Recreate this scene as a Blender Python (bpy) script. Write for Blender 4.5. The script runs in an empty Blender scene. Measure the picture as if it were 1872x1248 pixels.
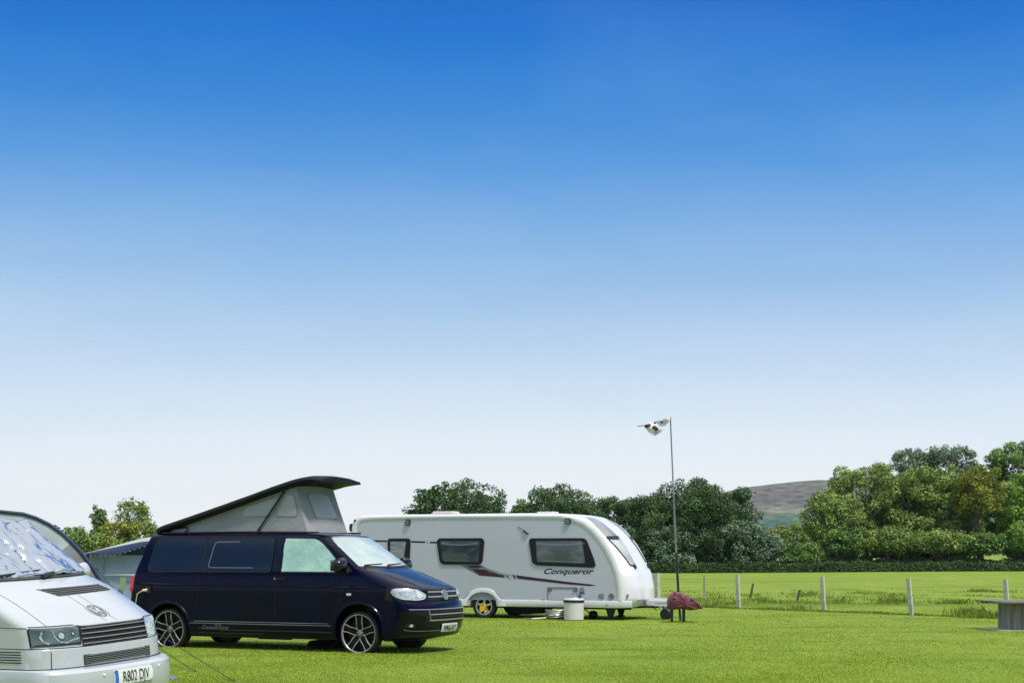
import bpy, bmesh, math, random
import numpy as np
from mathutils import Vector, Matrix
R = math.radians
# ======================= camera, sky, sun, exposure =======================
SC = bpy.context.scene
COL = SC.collection
FX, HY, CH = 2900.0, 1010.0, 1.65       # focal length in photo pixels, horizon row, eye height
cam = bpy.data.cameras.new('camera'); camo = bpy.data.objects.new('camera', cam); COL.objects.link(camo)
cam.sensor_width = 36.0; cam.lens = FX/1872*36.0; cam.shift_y = (HY-624.0)/1872.0
cam.clip_start = 0.1; cam.clip_end = 20000
camo.location = (0, 0, CH); camo.rotation_euler = (R(90), 0, 0)
SC.camera = camo
SUN = Vector((0.30, -0.33, 0.88)).normalized()
world = bpy.data.worlds.new("World"); SC.world = world; world.use_nodes = True
nt = world.node_tree; nt.nodes.clear()
wo = nt.nodes.new('ShaderNodeOutputWorld'); bg = nt.nodes.new('ShaderNodeBackground')
sky = nt.nodes.new('ShaderNodeTexSky'); sky.sky_type = 'NISHITA'; sky.sun_disc = False
sky.sun_elevation = math.asin(SUN.z); sky.sun_rotation = math.atan2(SUN.x, SUN.y)
sky.air_density = 1.0; sky.dust_density = 0.6; sky.ozone_density = 2.0
tc = nt.nodes.new('ShaderNodeTexCoord'); sp = nt.nodes.new('ShaderNodeSeparateXYZ')
ramp = nt.nodes.new('ShaderNodeValToRGB'); ramp.color_ramp.interpolation = 'LINEAR'
def lin(c): return tuple(((v/255.0)/12.92 if v/255.0 <= 0.04045 else ((v/255.0+0.055)/1.055)**2.4) for v in c)
STOPS = [(0.0,(252,254,255)),(0.038,(244,250,254)),(0.072,(231,242,252)),(0.106,(209,228,248)),(0.14,(184,212,242)),(0.173,(153,193,235)),
         (0.205,(125,177,231)),(0.238,(88,156,226)),(0.269,(56,138,218)),(0.299,(24,120,212)),(0.329,(4,106,204)),(0.36,(64,132,208)),(0.42,(170,198,227)),(0.50,(232,238,245)),(1.0,(250,251,252))]
el = ramp.color_ramp.elements
el[0].position = STOPS[0][0]; el[0].color = (*lin(STOPS[0][1]), 1); el[1].position = 1.0; el[1].color = (*lin(STOPS[-1][1]), 1)
for p, c in STOPS[1:-1]:
    e = el.new(p); e.color = (*lin(c), 1)
nz = nt.nodes.new('ShaderNodeTexNoise'); nz.inputs['Scale'].default_value = 2.2; nz.inputs['Detail'].default_value = 4
mpg = nt.nodes.new('ShaderNodeMapping'); mpg.inputs['Scale'].default_value = (1, 1, 5)
nt.links.new(tc.outputs['Generated'], mpg.inputs[0]); nt.links.new(mpg.outputs[0], nz.inputs['Vector'])
nt.links.new(tc.outputs['Generated'], sp.inputs[0])
# thin veil of cloud shifts the haze band a little up and down
ma = nt.nodes.new('ShaderNodeMath'); ma.operation = 'MULTIPLY_ADD'; ma.inputs[1].default_value = 0.05; ma.inputs[2].default_value = -0.025
nt.links.new(nz.outputs[0], ma.inputs[0])
ad = nt.nodes.new('ShaderNodeMath'); ad.operation = 'ADD'
nt.links.new(sp.outputs['Z'], ad.inputs[0]); nt.links.new(ma.outputs[0], ad.inputs[1]); nt.links.new(ad.outputs[0], ramp.inputs[0])
# the clear-air model carries 12 percent, the milky summer gradient the rest
sc1 = nt.nodes.new('ShaderNodeVectorMath'); sc1.operation = 'SCALE'; sc1.inputs['Scale'].default_value = 0.10
nt.links.new(sky.outputs[0], sc1.inputs[0])
mx = nt.nodes.new('ShaderNodeMix'); mx.data_type = 'RGBA'; mx.inputs['Factor'].default_value = 0.94
nw = nt.nodes.new('ShaderNodeTexNoise'); nw.inputs['Scale'].default_value = 3.2; nw.inputs['Detail'].default_value = 7; nw.inputs['Distortion'].default_value = 0.6
mw = nt.nodes.new('ShaderNodeMapping'); mw.inputs['Scale'].default_value = (1.0, 1, 2.6); mw.inputs['Rotation'].default_value = (0, 0.35, 0); nt.links.new(tc.outputs['Generated'], mw.inputs[0]); nt.links.new(mw.outputs[0], nw.inputs['Vector'])
mrw = nt.nodes.new('ShaderNodeMapRange'); mrw.inputs[1].default_value = 0.50; mrw.inputs[2].default_value = 0.80; mrw.inputs[4].default_value = 0.09; nt.links.new(nw.outputs[0], mrw.inputs[0])
wsp = nt.nodes.new('ShaderNodeMix'); wsp.data_type = 'RGBA'; wsp.inputs['B'].default_value = (0.55, 0.80, 0.97, 1); nt.links.new(mrw.outputs[0], wsp.inputs['Factor']); nt.links.new(ramp.outputs[0], wsp.inputs['A'])
nt.links.new(sc1.outputs[0], mx.inputs['A']); nt.links.new(wsp.outputs['Result'], mx.inputs['B'])
nt.links.new(mx.outputs['Result'], bg.inputs['Color']); bg.inputs['Strength'].default_value = 1.0
nt.links.new(bg.outputs[0], wo.inputs[0])
sl = bpy.data.lights.new('sun', 'SUN'); sl.energy = 3.9; sl.angle = R(8.0); sl.color = (1.0, 0.95, 0.86)
slo = bpy.data.objects.new('sun', sl); COL.objects.link(slo); slo.rotation_euler = SUN.to_track_quat('Z', 'Y').to_euler()
SC.view_settings.view_transform = 'Standard'; SC.view_settings.look = 'None'; SC.view_settings.exposure = 0.0; SC.view_settings.gamma = 1.0
SC.cycles.max_bounces = 6; SC.cycles.transparent_max_bounces = 8

# ======================= materials =======================
MATS = {}
def mat(name, col, rough=0.6, metal=0.0, coat=0.0, col2=None, nscale=3.0, nstretch=(1,1,1), bump=0.0, bscale=40.0, bdist=0.01, spec=0.5, detail=4, lo=0.35, hi=0.65, rrough=None):
    if name in MATS: return MATS[name]
    m = bpy.data.materials.new(name); m.use_nodes = True; t = m.node_tree; b = t.nodes['Principled BSDF']
    b.inputs['Base Color'].default_value = (*col, 1); b.inputs['Roughness'].default_value = rough; b.inputs['Metallic'].default_value = metal
    b.inputs['Coat Weight'].default_value = coat; b.inputs['Coat Roughness'].default_value = 0.04; b.inputs['Specular IOR Level'].default_value = spec
    tcn = t.nodes.new('ShaderNodeTexCoord')
    if col2 is not None or rrough is not None:
        mp = t.nodes.new('ShaderNodeMapping'); mp.inputs['Scale'].default_value = nstretch
        n = t.nodes.new('ShaderNodeTexNoise'); n.inputs['Scale'].default_value = nscale; n.inputs['Detail'].default_value = detail
        t.links.new(tcn.outputs['Object'], mp.inputs[0]); t.links.new(mp.outputs[0], n.inputs['Vector'])
        mr = t.nodes.new('ShaderNodeMapRange'); mr.inputs[1].default_value = lo; mr.inputs[2].default_value = hi
        t.links.new(n.outputs[0], mr.inputs[0])
        if col2 is not None:
            x = t.nodes.new('ShaderNodeMix'); x.data_type = 'RGBA'; x.inputs['A'].default_value = (*col, 1); x.inputs['B'].default_value = (*col2, 1)
            t.links.new(mr.outputs[0], x.inputs['Factor']); t.links.new(x.outputs['Result'], b.inputs['Base Color'])
        if rrough is not None:
            m2 = t.nodes.new('ShaderNodeMapRange'); m2.inputs[3].default_value = rough; m2.inputs[4].default_value = rrough
            t.links.new(mr.outputs[0], m2.inputs[0]); t.links.new(m2.outputs[0], b.inputs['Roughness'])
    if bump > 0:
        n = t.nodes.new('ShaderNodeTexNoise'); n.inputs['Scale'].default_value = bscale; n.inputs['Detail'].default_value = 3
        t.links.new(tcn.outputs['Object'], n.inputs['Vector'])
        bu = t.nodes.new('ShaderNodeBump'); bu.inputs['Strength'].default_value = bump; bu.inputs['Distance'].default_value = bdist
        t.links.new(n.outputs[0], bu.inputs['Height']); t.links.new(bu.outputs[0], b.inputs['Normal'])
    MATS[name] = m; return m
M_NAVY = mat('navy_paint', (0.0004,0.0007,0.015), 0.33, 0.0, 0.8, col2=(0.0006,0.0010,0.021), nscale=1.5, spec=0.08)
M_NAVY.node_tree.nodes['Principled BSDF'].inputs['Coat IOR'].default_value = 1.24
M_BLACKP = mat('black_plastic', (0.012,0.012,0.013), 0.5, bump=0.1, bscale=200, bdist=0.002)
M_GLOSSB = mat('gloss_black', (0.006,0.006,0.008), 0.22, coat=0.35, spec=0.3)
M_GLASS = mat('tinted_glass', (0.010,0.014,0.022), 0.06, coat=0.6, spec=0.3)
M_RUBBER = mat('rubber', (0.016,0.016,0.018), 0.75, col2=(0.03,0.028,0.025), nscale=12, bump=0.3, bscale=80, bdist=0.004)
M_GAP = mat('panel_gap', (0.004,0.004,0.004), 0.8)
M_CHROME = mat('chrome', (0.40,0.40,0.41), 0.30, 0.6)
M_ALLOY = mat('polished_alloy', (0.50,0.49,0.48), 0.35, 0.2, col2=(0.36,0.35,0.34), nscale=18)
M_SHADE = mat('thermal_screen', (0.30,0.50,0.43), 0.42, 0.1, 0.8, col2=(0.46,0.68,0.60), nscale=2.5, bump=0.5, bscale=4.5, bdist=0.05, lo=.3, hi=.7)
M_SHADEF = mat('windscreen_blind', (0.34,0.43,0.43), 0.42, 0.1, 1.0, col2=(0.50,0.60,0.60), nscale=2.5, bump=0.6, bscale=3.5, bdist=0.06, lo=.3, hi=.7)
M_FOIL = mat('foil_screen', (0.58,0.64,0.74), 0.15, 0.92, 0.25)
M_LENS = mat('clear_lens', (0.50,0.53,0.52), 0.10, 0.55, 1.0, col2=(0.82,0.84,0.83), nscale=16, nstretch=(1,1,1.4), bump=0.6, bscale=22, bdist=0.02)
M_LENSD = mat('smoked_lens', (0.075,0.10,0.085), 0.12, 0.3, 1.0, col2=(0.17,0.21,0.18), nscale=7, bump=0.3, bscale=14, bdist=0.02)
M_REFL = mat('reflector', (0.72,0.74,0.72), 0.25, 0.25, bump=0.5, bscale=40, bdist=0.01)
M_RED = mat('red_lens', (0.55,0.012,0.015), 0.15, coat=1.0)
M_AMBER = mat('amber_lens', (0.8,0.28,0.12), 0.2, coat=1.0)
M_CAMP = mat('pale_paint', (0.45,0.485,0.53), 0.24, 0.0, 0.8, col2=(0.49,0.52,0.56), nscale=1.2, rrough=0.32)
M_PLATE = mat('plate_white', (0.80,0.82,0.80), 0.4)
M_PLBLUE = mat('plate_blue', (0.02,0.14,0.55), 0.4)
M_INK = mat('black_ink', (0.01,0.01,0.012), 0.5)
M_GREYINK = mat('grey_outline', (0.16,0.17,0.18), 0.5)
M_SILVER = mat('silver_sticker', (0.20,0.205,0.22), 0.45, 0.1)
M_CANVAS = mat('grey_canvas', (0.215,0.225,0.250), 0.85, col2=(0.27,0.28,0.305), nscale=1.3, bump=0.5, bscale=5, bdist=0.04)
M_CANVASW = mat('canvas_window', (0.275,0.295,0.33), 0.5, col2=(0.33,0.35,0.38), nscale=2, bump=0.4, bscale=7, bdist=0.02)
M_WHITE = mat('white_moulding', (0.78,0.77,0.81), 0.3, 0.0, 0.5, col2=(0.72,0.71,0.75), nscale=0.9, rrough=0.4)
M_CVSIDE = mat('silver_side', (0.46,0.475,0.565), 0.36, 0.05, 0.3, col2=(0.49,0.505,0.595), nscale=0.6, rrough=0.45)
M_CVGLASS = mat('caravan_glass', (0.02,0.035,0.055), 0.07, 0, 1.0, col2=(0.09,0.115,0.14), nscale=1.3, nstretch=(1,1,2.2), lo=.42, hi=.6)
M_BLIND = mat('window_blind', (0.16,0.18,0.21), 0.35, 0, 0.5, col2=(0.27,0.29,0.31), nscale=3.5, nstretch=(1,1,3), lo=.4, hi=.6)
M_SWOOSH = mat('maroon_sticker', (0.055,0.010,0.022), 0.35)
M_DKPURP = mat('dark_plum_sticker', (0.022,0.008,0.03), 0.35)
M_PALE = mat('pale_sticker', (0.26,0.28,0.29), 0.4)
M_UNDER = mat('underbody', (0.008,0.008,0.008), 0.9)
M_YELLOW = mat('yellow_paint', (0.80,0.50,0.03), 0.4)
M_WRIM = mat('white_rim', (0.70,0.71,0.70), 0.35, 0.2)
M_BIN = mat('bin_plastic', (0.63,0.60,0.63), 0.5, bump=0.1, bscale=30)
M_MAROON = mat('maroon_cover', (0.115,0.022,0.038), 0.45, col2=(0.16,0.04,0.055), nscale=3, bump=0.5, bscale=7, bdist=0.04)
M_STEEL = mat('grey_steel', (0.25,0.26,0.27), 0.4, 0.7)
M_DKSTEEL = mat('dark_steel', (0.03,0.03,0.032), 0.5, 0.5)
M_CONC = mat('weathered_post', (0.36,0.37,0.30), 0.85, col2=(0.52,0.53,0.44), nscale=6, bump=0.4, bscale=30)
M_WOODD = mat('dark_wood', (0.05,0.045,0.035), 0.9, col2=(0.10,0.09,0.07), nscale=9, nstretch=(1,1,.2), bump=0.5, bscale=30)
M_WOODG = mat('grey_timber', (0.19,0.175,0.145), 0.85, col2=(0.36,0.335,0.28), nscale=7, nstretch=(1,1,.18), bump=0.6, bscale=30)
M_WOODT = mat('bleached_timber', (0.10,0.10,0.09), 0.85, col2=(0.2,0.2,0.18), nscale=8, nstretch=(.2,1,1), bump=0.5, bscale=30)
M_TENTL = mat('light_grey_fabric', (0.33,0.37,0.38), 0.8, col2=(0.37,0.41,0.42), nscale=1.2, bump=0.35, bscale=2.5, bdist=0.06)
M_TENTD = mat('mid_grey_fabric', (0.16,0.165,0.19), 0.8, col2=(0.2,0.2,0.22), nscale=1.5, bump=0.35, bscale=3, bdist=0.06)
M_NAVYF = mat('navy_fabric', (0.02,0.035,0.10), 0.7, col2=(0.035,0.055,0.14), nscale=1.5, bump=0.3, bscale=4, bdist=0.04)
M_TWIN = mat('tent_window', (0.17,0.21,0.20), 0.25, 0, 0.6, col2=(0.24,0.29,0.28), nscale=2)
M_CURTAIN = mat('pale_blue_curtain', (0.24,0.31,0.46), 0.7, col2=(0.30,0.37,0.52), nscale=1.2, nstretch=(3,1,.3), bump=0.5, bscale=5, bdist=0.05)
M_GUY = mat('guy_rope', (0.02,0.025,0.02), 0.8)
M_GUYY = mat('yellow_strap', (0.55,0.65,0.12), 0.6)
M_BARK = mat('bark', (0.07,0.06,0.045), 0.95, col2=(0.12,0.105,0.08), nscale=4, bump=0.6, bscale=9, bdist=0.05)

# ======================= mesh helpers =======================
class MB:
    def __init__(s): s.v = []; s.f = []
    def add(s, vs, fs):
        o = len(s.v); s.v += [tuple(p) for p in vs]; s.f += [tuple(i+o for i in f) for f in fs]; return s
    def box(s, c, d, rot=None, b=0.0):
        x, y, z = d[0]/2, d[1]/2, d[2]/2
        if b <= 0:
            vs = [Vector((i*x, j*y, k*z)) for k in (-1,1) for j in (-1,1) for i in (-1,1)]
            fs = [(0,2,3,1),(4,5,7,6),(0,1,5,4),(2,6,7,3),(0,4,6,2),(1,3,7,5)]
        else:
            bm = bmesh.new(); bmesh.ops.create_cube(bm, size=1.0)
            for v in bm.verts: v.co = Vector((v.co.x*d[0], v.co.y*d[1], v.co.z*d[2]))
            bmesh.ops.bevel(bm, geom=bm.edges[:]+bm.verts[:], offset=b, segments=2, affect='EDGES')
            bm.verts.index_update(); vs = [v.co.copy() for v in bm.verts]; fs = [[v.index for v in f.verts] for f in bm.faces]; bm.free()
        if rot is not None: vs = [rot @ v for v in vs]
        return s.add([Vector(c)+v for v in vs], fs)
    def tube(s, pts, r, n=8, cap=True):
        pts = [Vector(p) for p in pts]; rs = r if isinstance(r, (list, tuple)) else [r]*len(pts); rings = []
        for i, p in enumerate(pts):
            d = (pts[min(i+1, len(pts)-1)]-pts[max(i-1, 0)]).normalized()
            a = d.cross(Vector((0,0,1)))
            if a.length < 1e-3: a = d.cross(Vector((1,0,0)))
            a.normalize(); b = d.cross(a)
            rings.append([p+a*math.cos(2*math.pi*k/n)*rs[i]+b*math.sin(2*math.pi*k/n)*rs[i] for k in range(n)])
        vs = [q for rg in rings for q in rg]
        fs = [(i*n+k, i*n+(k+1)%n, (i+1)*n+(k+1)%n, (i+1)*n+k) for i in range(len(pts)-1) for k in range(n)]
        if cap: fs += [tuple(range(n-1, -1, -1)), tuple(range((len(pts)-1)*n, len(pts)*n))]
        return s.add(vs, fs)
    def lathe(s, prof, c=(0,0,0), axis='Z', n=32, a0=0.0, a1=2*math.pi):
        """prof: (radius, height) pairs"""
        full = abs(a1-a0-2*math.pi) < 1e-6; m = n if full else n+1; vs = []
        for r, h in prof:
            for k in range(m):
                a = a0+(a1-a0)*k/n; x, y = r*math.cos(a), r*math.sin(a)
                p = {'Z': (x, y, h), 'Y': (x, h, y), 'X': (h, x, y)}[axis]
                vs.append((c[0]+p[0], c[1]+p[1], c[2]+p[2]))
        fs = []
        for i in range(len(prof)-1):
            for k in range(n if full else m-1):
                k2 = (k+1) % m; fs.append((i*m+k, i*m+k2, (i+1)*m+k2, (i+1)*m+k))
        return s.add(vs, fs)
    def grid(s, P):
        m = len(P[0]); vs = [p for row in P for p in row]
        return s.add(vs, [(i*m+j, i*m+j+1, (i+1)*m+j+1, (i+1)*m+j) for i in range(len(P)-1) for j in range(m-1)])
    def prism(s, poly, f0, f1):
        """poly of 2-D points; f0, f1 map a point to the two faces"""
        n = len(poly); vs = [f0(*p) for p in poly]+[f1(*p) for p in poly]
        return s.add(vs, [tuple(range(n-1, -1, -1)), tuple(range(n, 2*n))]+[(i, (i+1) % n, n+(i+1) % n, n+i) for i in range(n)])

def finish(me, m, smooth=True, ang=30, fixn=True):
    bm = bmesh.new(); bm.from_mesh(me)
    if fixn: bmesh.ops.recalc_face_normals(bm, faces=bm.faces[:])
    for f in bm.faces: f.smooth = smooth
    bm.to_mesh(me); bm.free()
    if smooth and ang: me.set_sharp_from_angle(angle=R(ang))
    if m is not None and not me.materials: me.materials.append(m)
def obj(name, mb, m, parent=None, smooth=True, ang=30, fixn=True):
    if isinstance(mb, MB):
        me = bpy.data.meshes.new(name); me.from_pydata([tuple(v) for v in mb.v], [], mb.f); me.validate()
    else: me = mb
    finish(me, m, smooth, ang, fixn)
    o = bpy.data.objects.new(name, me); COL.objects.link(o)
    if parent is not None: o.parent = parent
    return o
def tag(o, label=None, cat=None, group=None, kind=None):
    if label: o['label'] = label
    if cat: o['category'] = cat
    if group: o['group'] = group
    if kind: o['kind'] = kind
    return o
def thing(name, label, cat, loc=(0,0,0), rot=(0,0,0), group=None):
    o = bpy.data.objects.new(name, None); COL.objects.link(o); o.empty_display_size = 0.3
    o.location = loc; o.rotation_euler = rot if isinstance(rot, (tuple, list)) else (0, 0, rot)
    return tag(o, label, cat, group)
def copy_tree(o, parent=None):
    c = o.copy(); COL.objects.link(c)
    if parent is not None: c.parent = parent
    for ch in list(o.children): copy_tree(ch, c)
    return c
def rounded(poly, r, n=4):
    """round the corners of a polygon; r one radius or one per corner"""
    out = []; m = len(poly)
    for i, p in enumerate(poly):
        a, b = Vector(poly[i-1]), Vector(poly[(i+1) % m]); p = Vector(p); rr = r[i] if isinstance(r, (list, tuple)) else r
        da, db = (a-p), (b-p); l = min(rr, da.length*0.45, db.length*0.45)
        if l < 1e-4: out.append(tuple(p)); continue
        pa, pb = p+da.normalized()*l, p+db.normalized()*l
        for k in range(n+1):
            t = k/n; q = pa*(1-t)**2+p*2*t*(1-t)+pb*t*t; out.append((q.x, q.y))
    return out
def normal_of(M, a, b):
    e = 2e-3; p = Vector(M(a, b)); u = Vector(M(a+e, b))-p; v = Vector(M(a, b+e))-p; n = u.cross(v)
    return n.normalized() if n.length > 1e-12 else Vector((0, 0, 1))
def patch(M, poly, off=0.004, thick=0.012, step=0.08, flip=False, mb=None):
    """a panel of outline poly laid on the surface M(a, b), standing off proud and thick deep"""
    bm = bmesh.new(); vs = [bm.verts.new((x, y, 0)) for x, y in poly]; bm.faces.new(vs)
    bmesh.ops.triangulate(bm, faces=bm.faces[:], ngon_method='EAR_CLIP')
    xs = [p[0] for p in poly]; ys = [p[1] for p in poly]
    for lo, hi, ax in ((min(xs), max(xs), 0), (min(ys), max(ys), 1)):
        k = math.ceil(lo/step)*step
        while k < hi:
            co = (k, 0, 0) if ax == 0 else (0, k, 0); no = (1, 0, 0) if ax == 0 else (0, 1, 0)
            bmesh.ops.bisect_plane(bm, geom=bm.verts[:]+bm.edges[:]+bm.faces[:], plane_co=co, plane_no=no, dist=1e-6); k += step
    bmesh.ops.remove_doubles(bm, verts=bm.verts[:], dist=1e-5)
    bm.verts.index_update(); sg = -1 if flip else 1; pos = []; nor = []
    for v in bm.verts:
        a, b = v.co.x, v.co.y; n = normal_of(M, a, b)*sg; p = Vector(M(a, b)); pos.append(p+n*off); nor.append(n)
    faces = [[v.index for v in f.verts] for f in bm.faces]; vv = list(pos); ne = len(pos)
    base = {}
    walls = []
    for e in bm.edges:
        if len(e.link_faces) == 1:
            i, j = e.verts[0].index, e.verts[1].index
            for q in (i, j):
                if q not in base: base[q] = len(vv); vv.append(pos[q]-nor[q]*thick)
            walls.append((i, j, base[j], base[i]))
    bm.free()
    mb = mb or MB(); mb.add(vv, faces+walls); return mb
def strip(M, line, w, off=0.002, step=0.06, closed=False, flip=False, mb=None, thick=0.0):
    """a thin line of width w following the surface"""
    pts = [Vector(p) for p in line]
    if closed: pts.append(pts[0])
    fine = [pts[0]]
    for a, b in zip(pts, pts[1:]):
        n = max(1, int((b-a).length/step))
        for k in range(1, n+1): fine.append(a+(b-a)*k/n)
    L, Q = [], []; sg = -1 if flip else 1
    for i, p in enumerate(fine):
        if closed and (i == 0 or i == len(fine)-1): d = (fine[1]-fine[-2])
        else: d = fine[min(i+1, len(fine)-1)]-fine[max(i-1, 0)]
        d.normalize(); n = Vector((-d.y, d.x))*w/2
        for lst, q in ((L, p+n), (Q, p-n)):
            lst.append(Vector(M(q.x, q.y))+normal_of(M, q.x, q.y)*sg*off)
    mb = mb or MB()
    if thick:
        L2 = [v-normal_of(M, p.x, p.y)*sg*thick for v, p in zip(L, fine)]; Q2 = [v-normal_of(M, p.x, p.y)*sg*thick for v, p in zip(Q, fine)]
        mb.grid([L2, L, Q, Q2])
    else: mb.grid([L, Q])
    return mb
def frame(M, outer, inner, off, thick, mb=None, flip=False):
    """ring between two outlines with the same number of points"""
    sg = -1 if flip else 1; mb = mb or MB(); rows = []
    for poly, o in ((outer, off-thick), (outer, off), (inner, off), (inner, off-thick)):
        rows.append([Vector(M(*p))+normal_of(M, *p)*sg*o for p in poly+[poly[0]]])
    return mb.grid(rows)
def inset(poly, d):
    c = Vector((sum(p[0] for p in poly)/len(poly), sum(p[1] for p in poly)/len(poly))); n = len(poly); out = []
    ar = sum(poly[i][0]*poly[(i+1)%n][1]-poly[(i+1)%n][0]*poly[i][1] for i in range(n)); sg = 1 if ar > 0 else -1
    for i in range(n):
        a, p, b = Vector(poly[i-1]), Vector(poly[i]), Vector(poly[(i+1) % n])
        t = (b-a).normalized(); nn = Vector((-t.y, t.x))*sg; q = p+nn*d; out.append((q.x, q.y))
    return out
def text_patch(M, s, a0, b0, size, off=0.006, sx=1.0, shear=0.0, align='LEFT', flip=False, xdir=1, bold=0.0, space=1.0, thick=0.0):
    cu = bpy.data.curves.new('lettering', 'FONT'); cu.body = s; cu.size = size; cu.shear = shear; cu.align_x = align; cu.offset = bold; cu.space_character = space
    o = bpy.data.objects.new('lettering', cu); COL.objects.link(o); dg = bpy.context.evaluated_depsgraph_get()
    me = bpy.data.meshes.new_from_object(o.evaluated_get(dg)); bpy.data.objects.remove(o)
    mb = MB(); sg = -1 if flip else 1
    vs = []
    for v in me.vertices:
        a = a0+v.co.x*sx*xdir; b = b0+v.co.y; vs.append(Vector(M(a, b))+normal_of(M, a, b)*sg*off)
    mb.add(vs, [tuple(p.vertices) for p in me.polygons]); return mb
def boolean_cut(o, cutters):
    for c in cutters:
        md = o.modifiers.new('cut', 'BOOLEAN'); md.operation = 'DIFFERENCE'; md.object = c; md.solver = 'EXACT'
    dg = bpy.context.evaluated_depsgraph_get(); me = bpy.data.meshes.new_from_object(o.evaluated_get(dg))
    o.modifiers.clear(); old = o.data; o.data = me
    for c in cutters: bpy.data.objects.remove(c)
    me.set_sharp_from_angle(angle=R(28))
def cyl_cutter(u, z, r, w0, w1, parent):
    mb = MB(); mb.lathe([(0.0001,w0),(r,w0),(r,w1),(0.0001,w1)], (u,0,z), 'Y', 48)
    o = obj('cutter', mb, M_UNDER, parent); bm = bmesh.new(); bm.from_mesh(o.data); bmesh.ops.remove_doubles(bm, verts=bm.verts[:], dist=1e-3)
    bmesh.ops.recalc_face_normals(bm, faces=bm.faces[:]); bm.to_mesh(o.data); bm.free(); return o
def shell_body(shell, m, parent, name='body', ang=26):
    mb = MB(); zs = []
    for a, b in zip(shell.rows, shell.rows[1:]):
        k = max(1, int((b[0]-a[0])/0.07)); zs += [a[0]+(b[0]-a[0])*i/k for i in range(k)]
    zs.append(shell.rows[-1][0]); rings = [shell.ring(z) for z in zs]; n = len(rings[0])
    vs = [p for r in rings for p in r]
    fs = [(i*n+k, i*n+(k+1) % n, (i+1)*n+(k+1) % n, (i+1)*n+k) for i in range(len(zs)-1) for k in range(n)]
    mb.add(vs, fs+[tuple(range(n-1, -1, -1)), tuple(range((len(zs)-1)*n, len(zs)*n))])
    return obj(name, mb, m, parent, ang=ang)
def px_ground(px, py):
    Y = FX*CH/(py-HY); return ((px-936)/FX*Y, Y)
# ---------- vehicle shell: stacked horizontal slices with a superelliptic front ----------
class Shell:
    """rows: (z, N nose u, R rear u, B half width, D front corner depth, n front exponent)."""
    def __init__(s, rows, rear=(0.12, 3.2), side_bow=0.0, uc=-1.8, L=3.0):
        s.rows = rows; s.rear = rear; s.sb = side_bow; s.uc = uc; s.L = L; s.cache = {}
    def at(s, z):
        r = s.rows
        if z <= r[0][0]: return r[0][1:]
        for a, b in zip(r, r[1:]):
            if z <= b[0]:
                t = (z-a[0])/max(1e-9, b[0]-a[0])
                return tuple(a[i]+(b[i]-a[i])*t for i in range(1, 6))
        return r[-1][1:]
    def taper(s, u):
        return 1-s.sb*((u-s.uc)/s.L)**2
    def outline(s, z, half=26):
        """points (u, w>=0) from the nose centre round to the end of the corner"""
        N, R, B, D, n = s.at(z)
        P = []
        for i in range(half+1):
            f = (i/half)*math.pi/2
            w = B*math.sin(f)**(2/n); u = N-D+D*abs(math.cos(f))**(2/n)
            P.append((u, w*s.taper(u)))
        return P
    def table(s, z):
        k = round(z, 4)
        if k not in s.cache:
            P = s.outline(z, 60); c = [0]
            for a, b in zip(P, P[1:]): c.append(c[-1]+math.hypot(b[0]-a[0], b[1]-a[1]))
            s.cache[k] = (P, c)
        return s.cache[k]
    def front(s, q, z):
        """q = signed arc length from the nose centre (minus = local -Y side)"""
        P, c = s.table(z); a = abs(q); sg = -1 if q < 0 else 1
        if a >= c[-1]:
            u = P[-1][0]-(a-c[-1]); return (u, sg*s.at(z)[2]*s.taper(u), z)
        lo, hi = 0, len(c)-1
        while hi-lo > 1:
            m = (lo+hi)//2
            if c[m] <= a: lo = m
            else: hi = m
        t = (a-c[lo])/max(1e-9, c[hi]-c[lo])
        return (P[lo][0]+(P[hi][0]-P[lo][0])*t, sg*(P[lo][1]+(P[hi][1]-P[lo][1])*t), z)
    def side(s, u, z, sg=-1):
        N, R, B, D, n = s.at(z)
        if u > N-D:
            k = min(1, max(0, (u-(N-D))/D)); w = B*(1-k**n)**(1/n)
        else: w = B
        return (u, sg*w*s.taper(u), z)
    def ring(s, z, nf=26, ns=24, nr=8):
        N, R, B, D, n = s.at(z); P = s.outline(z, nf)
        rd, rn = s.rear; u0 = P[-1][0]; u1 = R+rd
        for i in range(1, ns+1):
            u = u0+(u1-u0)*i/ns; P.append((u, B*s.taper(u)))
        for i in range(1, nr+1):
            f = (1-i/nr)*math.pi/2
            u = R+rd-rd*abs(math.cos(f))**(2/rn); P.append((u, B*s.taper(u)*math.sin(f)**(2/rn)))
        full = [(u, -w, z) for u, w in P] + [(u, w, z) for u, w in P[-2:0:-1]]
        return full

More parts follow.
